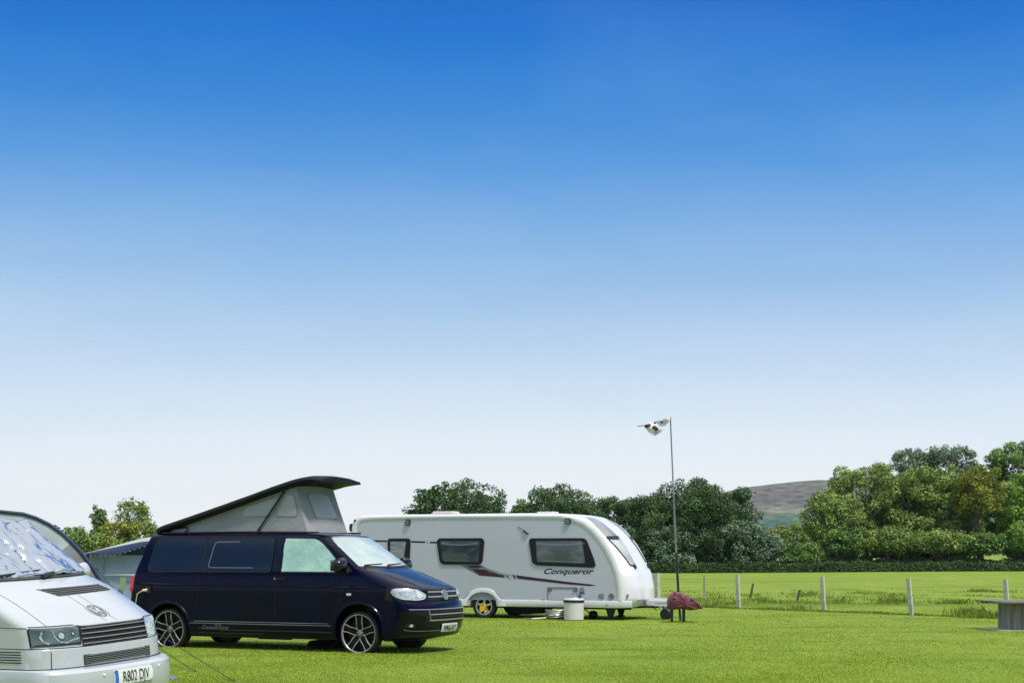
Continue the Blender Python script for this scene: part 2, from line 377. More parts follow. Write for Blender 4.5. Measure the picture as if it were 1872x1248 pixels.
VAN = Shell([  # dark blue van
 (0.20,0.80,-4.62,0.86,0.40,2.6),(0.26,0.98,-4.68,0.90,0.45,2.6),(0.31,1.10,-4.73,0.93,0.50,2.7),(0.40,1.15,-4.76,0.945,0.52,2.7),
 (0.60,1.18,-4.78,0.95,0.52,2.7),(0.70,1.175,-4.78,0.952,0.52,2.7),(0.80,1.15,-4.78,0.953,0.52,2.7),(0.845,1.12,-4.775,0.954,0.52,2.7),(0.86,1.09,-4.77,0.954,0.52,2.7),
 (1.04,1.05,-4.76,0.955,0.54,2.6),(1.075,1.02,-4.755,0.953,0.56,2.5),(1.11,0.93,-4.75,0.95,0.56,2.4),(1.16,0.79,-4.735,0.946,0.52,2.4),(1.23,0.58,-4.71,0.94,0.44,2.4),
 (1.30,0.38,-4.69,0.932,0.36,2.4),(1.36,0.20,-4.67,0.92,0.27,2.5),(1.395,0.06,-4.66,0.91,0.21,2.6),(1.42,0.02,-4.65,0.905,0.20,2.6),(1.60,-0.24,-4.58,0.868,0.19,2.6),(1.78,-0.50,-4.52,0.83,0.18,2.6),(1.90,-0.68,-4.47,0.80,0.17,2.5),
 (1.935,-0.74,-4.45,0.785,0.17,2.4),(1.96,-0.82,-4.42,0.76,0.17,2.3),(1.978,-0.93,-4.38,0.72,0.17,2.2),(1.99,-1.1,-4.30,0.64,0.2,2.1),(1.998,-1.4,-4.15,0.5,0.22,2.1),(2.002,-1.8,-3.9,0.3,0.2,2)],
 side_bow=0.012)
CAMPER = Shell([ # pale camper, nose centre at u=0
 (0.36,0.05,-4.6,0.81,0.40,2.7),(0.40,0.11,-4.66,0.845,0.40,2.8),(0.46,0.14,-4.7,0.86,0.40,2.8),(0.60,0.15,-4.72,0.865,0.40,2.8),(0.69,0.14,-4.72,0.865,0.40,2.8),(0.715,0.11,-4.71,0.86,0.39,2.8),(0.726,0.04,-4.70,0.85,0.36,2.8),
 (0.728,0.03,-4.70,0.85,0.36,2.8),(0.885,0.02,-4.70,0.85,0.36,2.8),(0.90,0.005,-4.70,0.85,0.36,2.8),(1.045,-0.02,-4.7,0.85,0.36,2.7),(1.07,-0.035,-4.7,0.85,0.36,2.7),(1.09,-0.075,-4.7,0.85,0.36,2.6),
 (1.16,-0.21,-4.7,0.865,0.34,2.6),(1.24,-0.36,-4.7,0.86,0.31,2.6),(1.32,-0.52,-4.7,0.855,0.28,2.7),(1.38,-0.67,-4.69,0.848,0.25,2.8),(1.42,-0.80,-4.68,0.842,0.22,2.8),(1.44,-0.83,-4.68,0.838,0.21,2.8),
 (1.60,-1.055,-4.66,0.81,0.20,2.8),(1.80,-1.33,-4.62,0.765,0.18,2.8),(1.90,-1.475,-4.6,0.735,0.17,2.7),(1.925,-1.54,-4.57,0.715,0.17,2.5),(1.945,-1.63,-4.5,0.67,0.18,2.3),(1.955,-1.8,-4.3,0.55,0.2,2.2),(1.96,-2.2,-4.0,0.3,0.2,2)],
 side_bow=0.01, uc=-2.5, L=2.8)
CARAVAN = Shell([
 (0.30,3.84,-3.78,1.10,0.28,2.3),(0.33,3.89,-3.80,1.115,0.28,2.3),(0.50,3.98,-3.82,1.12,0.32,2.3),(0.80,3.97,-3.83,1.12,0.32,2.3),(1.10,3.89,-3.83,1.12,0.28,2.4),(1.50,3.68,-3.83,1.12,0.24,2.4),
 (1.80,3.49,-3.83,1.12,0.22,2.4),(2.05,3.29,-3.82,1.12,0.20,2.4),(2.25,3.08,-3.81,1.12,0.19,2.4),(2.40,2.88,-3.79,1.118,0.18,2.5),(2.50,2.70,-3.76,1.11,0.17,2.5),(2.57,2.50,-3.70,1.09,0.17,2.5),(2.61,2.28,-3.62,1.06,0.17,2.5),
 (2.63,2.1,-3.5,1.01,0.2,2.5),(2.645,1.8,-3.3,0.9,0.2,2.3),(2.655,1.3,-2.9,0.7,0.2,2.2),(2.66,0.6,-2.2,0.4,0.2,2)])
# ======================= wheels =======================
def tyre_mb(c, sg, r, rr, w):
    """c wheel centre on the outer face, sg = -1 near side, +1 far side (outer face direction along Y)"""
    mb = MB(); o = c[1]
    prof = [(rr*0.97, o-sg*0.02), (rr+0.004, o+sg*0.004), (rr+(r-rr)*0.5, o+sg*0.012), (r-0.02, o+sg*0.002), (r-0.004, o-sg*0.018), (r, o-sg*0.04), (r, o-sg*(w-0.04)), (r-0.02, o-sg*w), (rr, o-sg*w), (rr*0.96, o-sg*(w-0.02))]
    mb.lathe([(a, b) for a, b in prof], (c[0], 0, c[2]), 'Y', 56); return mb
def double_spoke_wheel(parent, c, sg, r=0.36, rr=0.318, w=0.24, turn=0.0):
    u, y, z = c; bw = 0.0
    disc = MB(); disc.lathe([(0.001, y-sg*0.11), (0.16, y-sg*0.11), (0.16, y-sg*0.135), (rr*0.97, y-sg*0.14), (rr*0.97, y-sg*0.2)], (u,0,z), 'Y', 40)
    wh = obj('wheel', disc, M_DKSTEEL, parent)
    obj('tyre', tyre_mb(c, sg, r, rr, w), M_RUBBER, wh)
    rim = MB(); rim.lathe([(rr, y-sg*0.012), (rr+0.004, y-sg*0.001), (rr-0.008, y+sg*0.002), (rr-0.014, y-sg*0.006), (rr-0.014, y-sg*0.012)], (u,0,z), 'Y', 64)
    barrel = MB(); barrel.lathe([(rr-0.014, y-sg*0.012), (rr-0.035, y-sg*0.05), (rr-0.045, y-sg*0.13)], (u,0,z), 'Y', 48)
    obj('rim', rim, M_ALLOY, wh); obj('rim_barrel', barrel, M_GLOSSB, wh)
    sp = MB(); ed = MB(); Rm = rr-0.012
    PTS = [(1.0, 11.5, 0.006), (0.86, 12.5, 0.008), (0.70, 13, 0.012), (0.60, 15.5, 0.016), (0.50, 20, 0.022), (0.40, 26, 0.03), (0.30, 33, 0.036), (0.22, 35.5, 0.04)]
    def P(rad, deg, dep): a = R(deg); return Vector((u+rad*Rm*math.cos(a), y-sg*dep, z+rad*Rm*math.sin(a)))
    for k in range(5):
        t0 = 90+72*k+turn
        left = [P(a, t0+b, d+0.006) for a, b, d in PTS]; right = [P(a, t0-b, d+0.006) for a, b, d in PTS]
        back = [v-Vector((0, sg*0.02, 0)) for v in left]; backr = [v-Vector((0, sg*0.02, 0)) for v in right]
        sp.grid([back, left, right, backr])
        for s_ in (1, -1):
            A = []; B = []; D = []; E_ = []
            for a, b, d in PTS:
                hw = math.degrees(0.0052/max(0.05, a*Rm))
                A.append(P(a, t0+s_*(b+hw), d)); B.append(P(a, t0+s_*(b-hw), d)); D.append(P(a, t0+s_*(b+hw), d+0.022)); E_.append(P(a, t0+s_*(b-hw), d+0.022))
            ed.grid([D, A, B, E_])
    obj('spokes', sp, mat('spoke_black', (0.006,0.006,0.007), 0.5, spec=0.15), wh, ang=40); obj('spoke_edges', ed, M_ALLOY, wh)
    hub = MB(); hub.lathe([(0.001, y-sg*0.028), (0.028, y-sg*0.028), (0.034, y-sg*0.034), (0.07, y-sg*0.046), (0.075, y-sg*0.1)], (u,0,z), 'Y', 24)
    obj('hub_cap', hub, M_STEEL, wh)
    for k in range(5):
        a = R(126+72*k+turn); nuts = MB(); nuts.lathe([(0.001, y-sg*0.032), (0.011, y-sg*0.034), (0.012, y-sg*0.06)], (u+0.055*math.cos(a), 0, z+0.055*math.sin(a)), 'Y', 8); obj('wheel_nut', nuts, M_DKSTEEL, wh)
    return wh
def emblem(parent, M, a0, b0, r, off, m_ring, m_back, thick=0.02, line=None):
    """roundel with a V over a W"""
    line = line or r*0.14
    ring = MB(); n = 40
    circ = lambda rad: [(a0+rad*math.cos(2*math.pi*k/n), b0+rad*math.sin(2*math.pi*k/n)) for k in range(n)]
    back = patch(M, circ(r*0.98), off=off-0.004, thick=thick, step=0.04)
    root = obj('emblem', back, m_back, parent)
    fr = frame(M, circ(r), circ(r-line), off, thick)
    V = [(-0.36,0.86),(0.0,0.12),(0.36,0.86)]; W = [(-0.80,0.42),(-0.36,-0.80),(0.0,-0.06),(0.36,-0.80),(0.80,0.42)]
    for L in (V, W):
        strip(M, [(a0+x*r, b0+y*r) for x, y in L], line*0.95, off=off, step=0.02, mb=fr, thick=0.006)
    obj('emblem_letters', fr, m_ring, root); return root
def number_plate(parent, M, a0, b0, w, h, txt, off, size, sx, blue=False, name='number_plate', x0=0.0, bold=0.0):
    poly = rounded([(a0-w/2, b0-h/2), (a0+w/2, b0-h/2), (a0+w/2, b0+h/2), (a0-w/2, b0+h/2)], 0.012, 2)
    p = obj(name, patch(M, poly, off=off, thick=0.012, step=0.03), M_PLATE, parent)
    if blue:
        obj('country_band', patch(M, [(a0-w/2+0.006, b0-h/2+0.006), (a0-w/2+0.05, b0-h/2+0.006), (a0-w/2+0.05, b0+h/2-0.006), (a0-w/2+0.006, b0+h/2-0.006)], off=off+0.0015, thick=0.001, step=0.05), M_PLBLUE, p)
    obj('lettering', text_patch(M, txt, a0+x0, b0-size*0.345, size, off=off+0.006, sx=sx, align='CENTER', bold=bold), M_INK, p, smooth=False)
    fr = frame(M, inset(poly, 0.001), inset(poly, 0.005), off+0.0012, 0.001)
    obj('plate_edge', fr, M_GREYINK if blue else M_PLATE, p); return p

# ======================= the dark blue van =======================
VX, VY, VYAW = -2.1045, 26.9904, 25.0
def build_van():
    t = thing('pop_top_van', 'dark navy camper van with a raised grey canvas pop-top roof and black alloy wheels', 'camper van', (VX, VY, 0), R(-VYAW))
    S = VAN; side = lambda u, z: S.side(u, z, -1); far = lambda u, z: S.side(u, z, 1); fr = lambda q, z: S.front(q, z)
    back = lambda w, z: (S.at(z)[1]+0.10*(abs(w)/S.at(z)[2])**3.2, w, z)
    body = shell_body(S, M_NAVY, t)
    cuts = [cyl_cutter(-0.04, 0.36, 0.465, -1.3, -0.55, t), cyl_cutter(-3.89, 0.34, 0.45, -1.3, -0.55, t), cyl_cutter(-0.04, 0.36, 0.465, 0.55, 1.3, t), cyl_cutter(-3.89, 0.34, 0.45, 0.55, 1.3, t)]
    boolean_cut(body, cuts)
    # wheel arch linings and lips
    for u, r, z in ((-0.04, 0.455, 0.36), (-3.89, 0.44, 0.34)):
        for sg in (-1, 1):
            lip = MB()
            for k in range(25):
                pass
            a0, a1 = R(-8), R(188); rows = []
            for rad, o in ((r+0.045, 0.001), (r+0.035, 0.014), (r+0.006, 0.016), (r-0.012, 0.0), (r-0.015, -0.05)):
                row = []
                for k in range(41):
                    a = a0+(a1-a0)*k/40; uu, zz = u+rad*math.cos(a), max(0.2, z+rad*math.sin(a)); p = Vector(S.side(uu, zz, sg)); row.append(p+Vector((0, sg*o, 0)))
                rows.append(row)
            lip.grid(rows); obj('wheel_arch', lip, M_NAVY, t)
    for u, z in ((-0.04, 0.32), (-3.89, 0.315)):
        for sg in (-1, 1):
            double_spoke_wheel(t, (u, sg*0.925, z), sg, turn=0 if u > -1 else 3)
    und = MB(); und.box((-2.0, 0, 0.26), (5.2, 1.25, 0.12)); und.box((-2.0, -0.80, 0.25), (2.7, 0.14, 0.10)); und.box((-2.0, 0.80, 0.25), (2.7, 0.14, 0.10))
    und.tube([(-4.0,-0.75,0.31),(-4.0,0.75,0.31)], 0.06); und.tube([(-0.04,-0.75,0.31),(-0.04,0.75,0.31)], 0.05)
    obj('underbody', und, M_UNDER, t)
    ex = MB(); ex.tube([(-0.6,0.35,0.20),(-2.2,0.38,0.19),(-3.3,0.45,0.20)], 0.035); ex.tube([(-2.2,0.38,0.19),(-2.9,0.42,0.19)], 0.09, 12); obj('exhaust_pipe', ex, M_DKSTEEL, t)
    # side glass
    def glass(poly, M, nm='side_window', m=M_GLASS, r=0.07, flip=False, parent=t, off=0.004):
        rp = rounded(poly, r, 4); g = obj(nm, patch(M, rp, off=off, thick=0.012, step=0.1, flip=flip), m, parent)
        s = frame(M, inset(rp, -0.012) if True else rp, inset(rp, 0.010), off+0.0015, 0.008, flip=flip); obj('window_seal', s, M_GAP, g); return g
    rearp = [(-4.35,1.325),(-3.225,1.325),(-3.155,1.90),(-4.225,1.90)]; midp = [(-3.20,1.325),(-1.775,1.325),(-1.745,1.90),(-3.13,1.90)]
    doorp = [(-1.555,1.325),(-0.30,1.325),(-0.46,1.52),(-0.66,1.71),(-0.80,1.83),(-0.93,1.895),(-1.545,1.905)]
    for M, fl in ((side, False), (far, True)):
        glass(rearp, M, flip=fl, r=[0.10,0.03,0.03,0.10]); mw = glass(midp, M, flip=fl, r=[0.03,0.05,0.05,0.03])
        sl_ = [(-3.055,1.395),(-2.02,1.395),(-1.90,1.835),(-2.955,1.835)]
        rp = rounded(sl_, 0.04, 3)
        obj('sliding_pane', patch(M, inset(rp, 0.008), off=0.009, thick=0.006, step=0.1, flip=fl), M_GLASS, mw)
        if not fl:
            obj('pane_trim', strip(M, [(-2.12,1.393),(-3.02,1.393),(-3.052,1.43),(-2.99,1.72),(-2.955,1.82),(-2.90,1.838),(-2.45,1.838)], 0.011, off=0.012, thick=0.006), M_SILVER, mw)
        dw = glass(doorp, M, 'door_window', M_SHADE, [0.03,0.02,0.1,0.15,0.1,0.06,0.03], flip=fl)
        # quarter light divider
        # black pillar trim between door window and slider
        obj('pillar_trim', patch(M, [(-1.735,1.335),(-1.585,1.335),(-1.575,1.90),(-1.705,1.90)], off=0.003, thick=0.01, flip=fl), M_GLOSSB, t)
        gaps = MB()
        for L in ([(-1.66,1.30),(-1.665,0.46)], [(-0.335,1.28),(-0.34,0.98),(-0.45,0.78),(-0.56,0.62),(-0.60,0.46)], [(-1.655,1.31),(-1.62,1.915),(-0.90,1.925),(-0.60,1.76),(-0.22,1.37)], [(-3.22,1.30),(-3.25,0.80),(-3.38,0.44)], [(-3.38,0.44),(-0.60,0.45)], [(-4.42,1.33),(-4.46,1.0)]):
            strip(M, L, 0.009, off=0.0015, flip=fl, mb=gaps)
        obj('panel_gap', gaps, M_GAP, t, fixn=False)
        cr = MB()   # pressed feature lines
        for L, w_ in (([(-4.60,1.10),(-3.0,1.095),(-1.0,1.085),(0.30,1.07)], 0.030), ([(-4.40,1.298),(-1.6,1.30),(-0.30,1.30)], 0.016)):
            rows = []
            for dz, o in ((w_*0.7, 0.0), (w_*0.1, 0.017), (-w_*0.15, 0.017), (-w_/2, 0.0)):
                row = []; fine = []
                for a, b in zip(L, L[1:]):
                    for k in range(12): fine.append((a[0]+(b[0]-a[0])*k/12, a[1]+(b[1]-a[1])*k/12))
                fine.append(L[-1])
                for i, (u, z) in enumerate(fine):
                    f = min(1, i/3, (len(fine)-1-i)/3); p = Vector(M(u, z+dz)); nn = normal_of(M, u, z)*(-1 if fl else 1); row.append(p+nn*(o*f+0.0006))
                rows.append(row)
            cr.grid(rows)
        obj('feature_line', cr, M_NAVY, t)
        # side sill boards with twin bright lines
        st = MB()
        for z, u0, u1, w_ in ((0.472,-3.33,-0.62,0.011), (0.438,-3.42,-0.56,0.011)): strip(M, [(u0,z),(u1,z)], w_, off=0.007, flip=fl, mb=st, thick=0.004)
        obj('sill_stripes', st, M_SILVER, t)
        st = MB()
        for z, u0, u1 in ((0.33,-2.78,-0.56), (0.275,-3.25,-1.9)): strip(M, [(u0,z),(u1,z)], 0.007, off=0.006, flip=fl, mb=st)
        obj('sill_board_edge', st, mat('faint_sticker', (0.10,0.10,0.11), 0.4), t, fixn=False)
        dh = MB(); s_ = -1 if not fl else 1
        for u in (-1.53,):
            y = side(u, 1.21)[1]*(-s_)
            dh.box((u, y+s_*0.028, 1.215), (0.20, 0.022, 0.032), b=0.008); dh.box((u-0.08, y+s_*0.014, 1.215), (0.03, 0.03, 0.03)); dh.box((u+0.08, y+s_*0.014, 1.215), (0.03, 0.03, 0.03))
        obj('door_handle', dh, M_GLOSSB, t)
        sw = MB(); sw.lathe([(0.001, 0.0), (0.014, 0.0), (0.016, 0.01)], (-1.67, side(-1.67,1.21)[1]*(-s_)+s_*0.01, 1.215), 'Y', 12); obj('door_lock', sw, M_CHROME, t)
        obj('side_indicator', patch(M, rounded([(-0.255,0.945),(-0.165,0.945),(-0.165,0.985),(-0.255,0.985)], 0.02, 3), off=0.010, thick=0.012, flip=fl), M_REFL, t)
        # mirror: arm, shell
        y0 = side(-0.30, 1.36)[1]*(-s_)
        mir = MB(); bm = bmesh.new(); bmesh.ops.create_icosphere(bm, subdivisions=3, radius=1.0)
        for v in bm.verts:
            x, y, z = v.co; x = math.copysign(abs(x)**0.8, x)*0.105; y = math.copysign(abs(y)**0.7, y)*0.155; z = math.copysign(abs(z)**0.7, z)*0.125*(1-0.25*y/0.155*(-s_)*-1)
            v.co = (x, y, z)
        bm.verts.index_update(); mir.add([v.co+Vector((-0.29, y0+s_*0.20, 1.44)) for v in bm.verts], [[v.index for v in f.verts] for f in bm.faces]); bm.free()
        mo = obj('door_mirror', mir, M_GLOSSB, t, ang=60)
        arm = MB(); arm.tube([(-0.27, y0-s_*0.01, 1.335), (-0.29, y0+s_*0.09, 1.355), (-0.30, y0+s_*0.18, 1.39)], [0.055,0.04,0.05], 10); obj('mirror_arm', arm, M_BLACKP, mo)
        mg = MB(); mg.box((-0.392, y0+s_*0.20, 1.44), (0.006, 0.24, 0.18), b=0.002); obj('mirror_glass', mg, M_CHROME, mo)
        # black corner triangle ahead of the door glass
        obj('mirror_mount', patch(M, rounded([(-0.30,1.335),(-0.155,1.335),(-0.21,1.41),(-0.44,1.56)], 0.015, 2), off=0.005, thick=0.01, flip=fl), M_BLACKP, t)
    # windscreen
    ws = [(-0.80,1.425),(-0.40,1.405),(0,1.40),(0.40,1.405),(0.80,1.425),(0.70,1.70),(0.60,1.925),(0.30,1.95),(0,1.955),(-0.30,1.95),(-0.60,1.925),(-0.70,1.70)]
    ws = [(-0.86,1.43)]+[( -0.86+1.72*k/10, 1.43-0.022*math.sin(math.pi*k/10)) for k in range(1,10)]+[(0.86,1.43),(0.78,1.70),(0.665,1.91)]+[(0.60-1.2*k/8, 1.925+0.008*math.sin(math.pi*k/8)) for k in range(9)]+[(-0.665,1.91),(-0.78,1.70)]
    w = obj('windscreen', patch(fr, ws, off=0.004, thick=0.012, step=0.08), M_SHADEF, t)
    obj('windscreen_seal', frame(fr, inset(ws, -0.014), inset(ws, 0.014), 0.006, 0.010), M_GAP, w)
    for q0 in (-0.10, -0.78):
        wm = MB(); L = [(q0+0.02,1.40),(q0+0.05,1.43),(q0+0.62,1.455)]
        pts = [Vector(fr(*p))+normal_of(fr, *p)*(0.02) for p in L]; wm.tube(pts, [0.014,0.012,0.007], 6)
        obj('wiper', wm, M_BLACKP, t)
    cow = obj('scuttle', patch(fr, [(-0.84,1.395),(0.84,1.395),(0.86,1.428),(0.5,1.412),(0,1.405),(-0.5,1.412),(-0.86,1.428)], off=0.003, thick=0.01), M_BLACKP, t)
    # bonnet gap and pressed ridges
    for s_ in (-1, 1):
        bg_ = MB(); strip(fr, [(s_*0.86,1.375),(s_*0.80,1.33),(s_*0.73,1.26),(s_*0.66,1.19),(s_*0.60,1.12),(s_*0.58,1.075)], 0.012, off=0.002, step=0.03, mb=bg_)
        obj('bonnet_gap', bg_, M_GAP, t, fixn=False)
    for s_ in (-1, 1):
        rid = MB()
        L = [(s_*(0.66-0.15*k/14), 1.34-0.24*k/14) for k in range(15)]; rows = []
        for dq, o in ((-0.05,0.0006),(-0.015,0.010),(0.005,0.010),(0.025,0.0006)):
            rows.append([Vector(fr(q-s_*dq, z))+normal_of(fr, q, z)*(o*min(1, i/3+.05, (14-i)/3+.05)) for i, (q, z) in enumerate(L)])
        rid.grid(rows); obj('bonnet_ridge', rid, M_NAVY, t)
    # headlights
    for s_ in (-1, 1):
        hp = [(s_*q, z) for q, z in ((0.545,0.955),(0.60,0.892),(0.72,0.872),(0.83,0.872),(1.02,0.890),(1.14,0.935),(1.185,1.005),(1.15,1.045),(1.04,1.068),(0.86,1.062),(0.68,1.035))]
        if s_ > 0: hp = hp[::-1]
        hp = rounded(hp, 0.05, 3)
        big = [(s_*q, z) for q, z in ((0.52,0.955),(0.58,0.872),(0.72,0.858),(1.10,0.865),(1.33,0.88),(1.22,1.080),(1.0,1.085),(0.68,1.056))]
        if s_ > 0: big = big[::-1]
        h0 = obj('headlight', patch(fr, rounded(big, 0.02, 2), off=0.004, thick=0.012, step=0.04), M_GLOSSB, t)
        obj('headlight_lens', patch(fr, hp, off=0.012, thick=0.012, step=0.04), M_LENS, h0)
        for q, z, r in ((0.86,0.965,0.058),(1.03,0.975,0.052)):
            n = 20; c = [(s_*q+r*math.cos(2*math.pi*k/n), z+r*math.sin(2*math.pi*k/n)) for k in range(n)]
            obj('headlight_bowl', frame(fr, c, inset(c, 0.010), 0.017, 0.006), M_REFL, h0)
        obj('headlight_indicator', patch(fr, rounded([(s_*0.62,0.94),(s_*0.74,0.90),(s_*0.76,1.0),(s_*0.70,1.02)] if s_ < 0 else [(0.62,0.94),(0.70,1.02),(0.76,1.0),(0.74,0.90)], 0.02, 2), off=0.016, thick=0.006, step=0.04), M_REFL, h0)
    # grille
    gp = rounded([(-0.56,0.862),(0.56,0.862),(0.515,1.045),(-0.515,1.045)], 0.02, 2)
    g = obj('grille', patch(fr, gp, off=0.003, thick=0.012, step=0.05), M_GAP, t)
    for z, hw in ((1.005,0.50),(0.925,0.52)):
        sl_ = strip(fr, [(-hw,z),(hw,z)], 0.026, off=0.014, step=0.05, thick=0.012); obj('grille_slat', sl_, M_CHROME, g)
    for z, hw in ((0.965,0.50),(0.885,0.53),(1.035,0.49)):
        obj('grille_slat', strip(fr, [(-hw,z),(hw,z)], 0.010, off=0.009, step=0.05, thick=0.008), M_BLACKP, g)
    emblem(t, fr, -0.015, 0.945, 0.088, 0.032, M_CHROME, M_STEEL, thick=0.03)
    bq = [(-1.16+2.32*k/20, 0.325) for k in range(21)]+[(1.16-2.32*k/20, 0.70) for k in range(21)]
    obj('front_bumper', patch(fr, bq, off=0.0015, thick=0.01, step=0.06), mat('bumper_shade_black', (0.0025,0.0025,0.005), 0.32, coat=0.3, spec=0.15), t)  # body-coloured bumper; its near-black shade is put into the colour
    # bumper: dark lower trim, intake, bright lines, fog lights, plate
    lo_ = rounded([(-0.70,0.50),(0.70,0.50),(0.62,0.725),(-0.62,0.725)], 0.03, 3)
    intake = obj('lower_grille', patch(fr, lo_, off=0.003, thick=0.012, step=0.05), M_GAP, t)
    tr = MB(); strip(fr, [(-0.98,0.726),(-0.62,0.722),(0,0.722),(0.62,0.722),(0.98,0.726)], 0.014, off=0.014, step=0.04, mb=tr, thick=0.014)
    obj('bumper_trim', tr, M_CHROME, t)
    for z, hw, w_, m in ((0.640,0.585,0.018,M_CHROME),(0.545,0.60,0.024,M_CHROME),(0.592,0.59,0.010,M_BLACKP),(0.685,0.60,0.010,M_BLACKP)):
        obj('grille_slat', strip(fr, [(-hw,z),(hw,z)], w_, off=0.013, step=0.05, thick=0.012), m, intake)
    for s_ in (-1, 1):
        ce = MB(); strip(fr, [(s_*0.625,0.722),(s_*0.60,0.62),(s_*0.575,0.545)], 0.012, off=0.013, step=0.04, mb=ce, thick=0.01)
        obj('intake_surround', ce, M_CHROME, intake)
    lip = MB(); strip(fr, [(-1.05,0.395),(-0.9,0.378),(-0.5,0.373),(0.5,0.373),(0.9,0.378),(1.05,0.395)], 0.010, off=0.008, step=0.04, mb=lip, thick=0.006)
    obj('bumper_lip', lip, M_STEEL, t)
    spl = MB(); 
    for zz, o in ((0.30,0.012),(0.27,0.03),(0.25,0.03),(0.235,0.0)): pass
    rows = [[Vector(fr(q, z))+Vector((o,0,0)) for q in [(-1.05+2.1*k/40) for k in range(41)]] for z, o in ((0.315,0.0),(0.30,0.025),(0.262,0.04),(0.252,0.0))]
    spl.grid(rows); obj('front_splitter', spl, M_BLACKP, t)
    for s_ in (-1, 1):
        fo = [(s_*0.84,0.425),(s_*1.03,0.43),(s_*1.04,0.50),(s_*0.88,0.50)]
        if s_ > 0: fo = fo[::-1]
        f0 = obj('fog_light', patch(fr, rounded(fo, 0.03, 3), off=0.003, thick=0.01, step=0.04), M_GAP, t)
        n = 16; c = [(s_*0.935+0.032*math.cos(2*math.pi*k/n), 0.465+0.024*math.sin(2*math.pi*k/n)) for k in range(n)]
        obj('fog_lens', patch(fr, c, off=0.010, thick=0.008, step=0.04), M_LENS, f0)
    number_plate(t, fr, 0.0, 0.42, 0.53, 0.125, 'WM63 KVT', 0.030, 0.108, 0.84, bold=0.0028)
    # rear
    for s_ in (-1, 1):
        tl = [(s_*0.70,0.92),(s_*0.86,0.92),(s_*0.83,1.28),(s_*0.72,1.28)]
        if s_ < 0: tl = tl[::-1]
        l0 = obj('tail_light', patch(lambda w_, z: back(w_, z), rounded(tl, 0.03, 2), off=0.02, thick=0.06, step=0.05, flip=True), M_RED, t)
        Mx = side if s_ < 0 else far
        obj('tail_light_side', patch(Mx, rounded([(-4.72,0.98),(-4.645,0.98),(-4.62,1.22),(-4.685,1.25)], 0.02, 2), off=0.006, thick=0.02, step=0.05, flip=s_ > 0), M_RED, l0)
    obj('rear_window', patch(back, rounded([(-0.62,1.36),(-0.56,1.85),(0.56,1.85),(0.62,1.36)], 0.06, 3), off=0.006, thick=0.01, flip=True), M_GLASS, t)
    rb = MB(); rows = [[(S.at(z)[1]+0.10*(abs(w_)/0.94)**3.2-o, w_, z) for w_ in [(-0.93+1.86*k/24) for k in range(25)]] for z, o in ((0.52,0.0),(0.50,0.05),(0.36,0.06),(0.30,0.0))]
    rb.grid(rows); obj('rear_bumper', rb, M_NAVY, t)
    # sill script
    sc_ = obj('side_graphic', text_patch(side, 'Camperking', -3.18, 0.345, 0.085, off=0.005, sx=1.35, shear=0.35, space=1.0), M_SILVER, t, smooth=False)
    cr_ = MB(); strip(side, [(-2.90,0.415),(-2.86,0.432),(-2.80,0.432),(-2.76,0.415),(-2.83,0.405)], 0.008, off=0.005, closed=True, mb=cr_, step=0.02); strip(side, [(-3.25,0.345),(-2.70,0.335)], 0.004, off=0.005, mb=cr_)
    obj('graphic_crest', cr_, M_SILVER, sc_, fixn=False)
    # fuel / hook-up point
    so = MB(); so.box((-4.30, side(-4.30,1.0)[1]-0.012, 1.0), (0.13,0.03,0.12), b=0.01); obj('hookup_inlet', so, M_BLACKP, t)
    # roof rails: flat rim around the canvas
    rim = MB(); 
    for s_ in (-1, 1): rim.tube([(-4.2, s_*0.70, 2.0), (-2.5, s_*0.715, 2.012), (-0.95, s_*0.70, 1.995)], 0.014, 8)
    obj('roof_rail', rim, M_GLOSSB, t)
    # ---- canvas bellows ----
    LT = [(-4.34,2.10),(-3.6,2.30),(-2.9,2.495),(-2.3,2.665),(-1.9,2.785),(-1.55,2.88),(-1.40,2.915),(-1.28,2.935),(-1.15,2.933),(-1.03,2.920),(-0.93,2.90)]
    def ltop(u):
        for a, b in zip(LT, LT[1:]):
            if u <= b[0]: return a[1]+(b[1]-a[1])*(u-a[0])/(b[0]-a[0])
        return LT[-1][1]
    bot = lambda u: 2.0
    def cside(sg):
        def M(a, b):   # a = u, b = z, canvas sides lean in and sag a little
            top = ltop(a)-0.13; h = max(0.02, top-2.0); k = (b-2.0)/h
            return (a, sg*(0.665-0.05*k-0.012*math.sin(math.pi*min(1, max(0, k)))*min(1, h*1.5)), b)
        return M
    cf = lambda w_, z: (-1.17-0.27*(z-2.0)/0.78-0.03*(w_/0.6)**2, w_, z)
    cv = MB()
    for sg in (-1, 1):
        M = cside(sg); rows = []
        us = [-4.05+2.87*k/36 for k in range(37)]
        for j in range(13):
            row = []
            for i, u in enumerate(us):
                zt = ltop(u)-0.10; z = 2.0+(zt-2.0)*j/12; uu = u
                if i == len(us)-1: uu = -1.20-0.27*(z-2.0)/0.78
                elif u > -1.48: lim = -1.20-0.27*(z-2.0)/0.78; uu = min(u, lim-0.001*(len(us)-i))
                row.append(M(uu, z))
            rows.append(row)
        cv.grid(rows)
    rows = []
    for j in range(13):
        z = 2.0+0.80*j/12; hw = 0.665-0.05*j/12-0.012*math.sin(math.pi*j/12); rows.append([(-1.20-0.27*(z-2.0)/0.78+0.03*(1-(w_/hw)**2)+0.0, w_, z) for w_ in [hw*(-1+2*k/16) for k in range(17)]])
    cv.grid(rows)
    can = obj('pop_top_canvas', cv, M_CANVAS, t, ang=45)
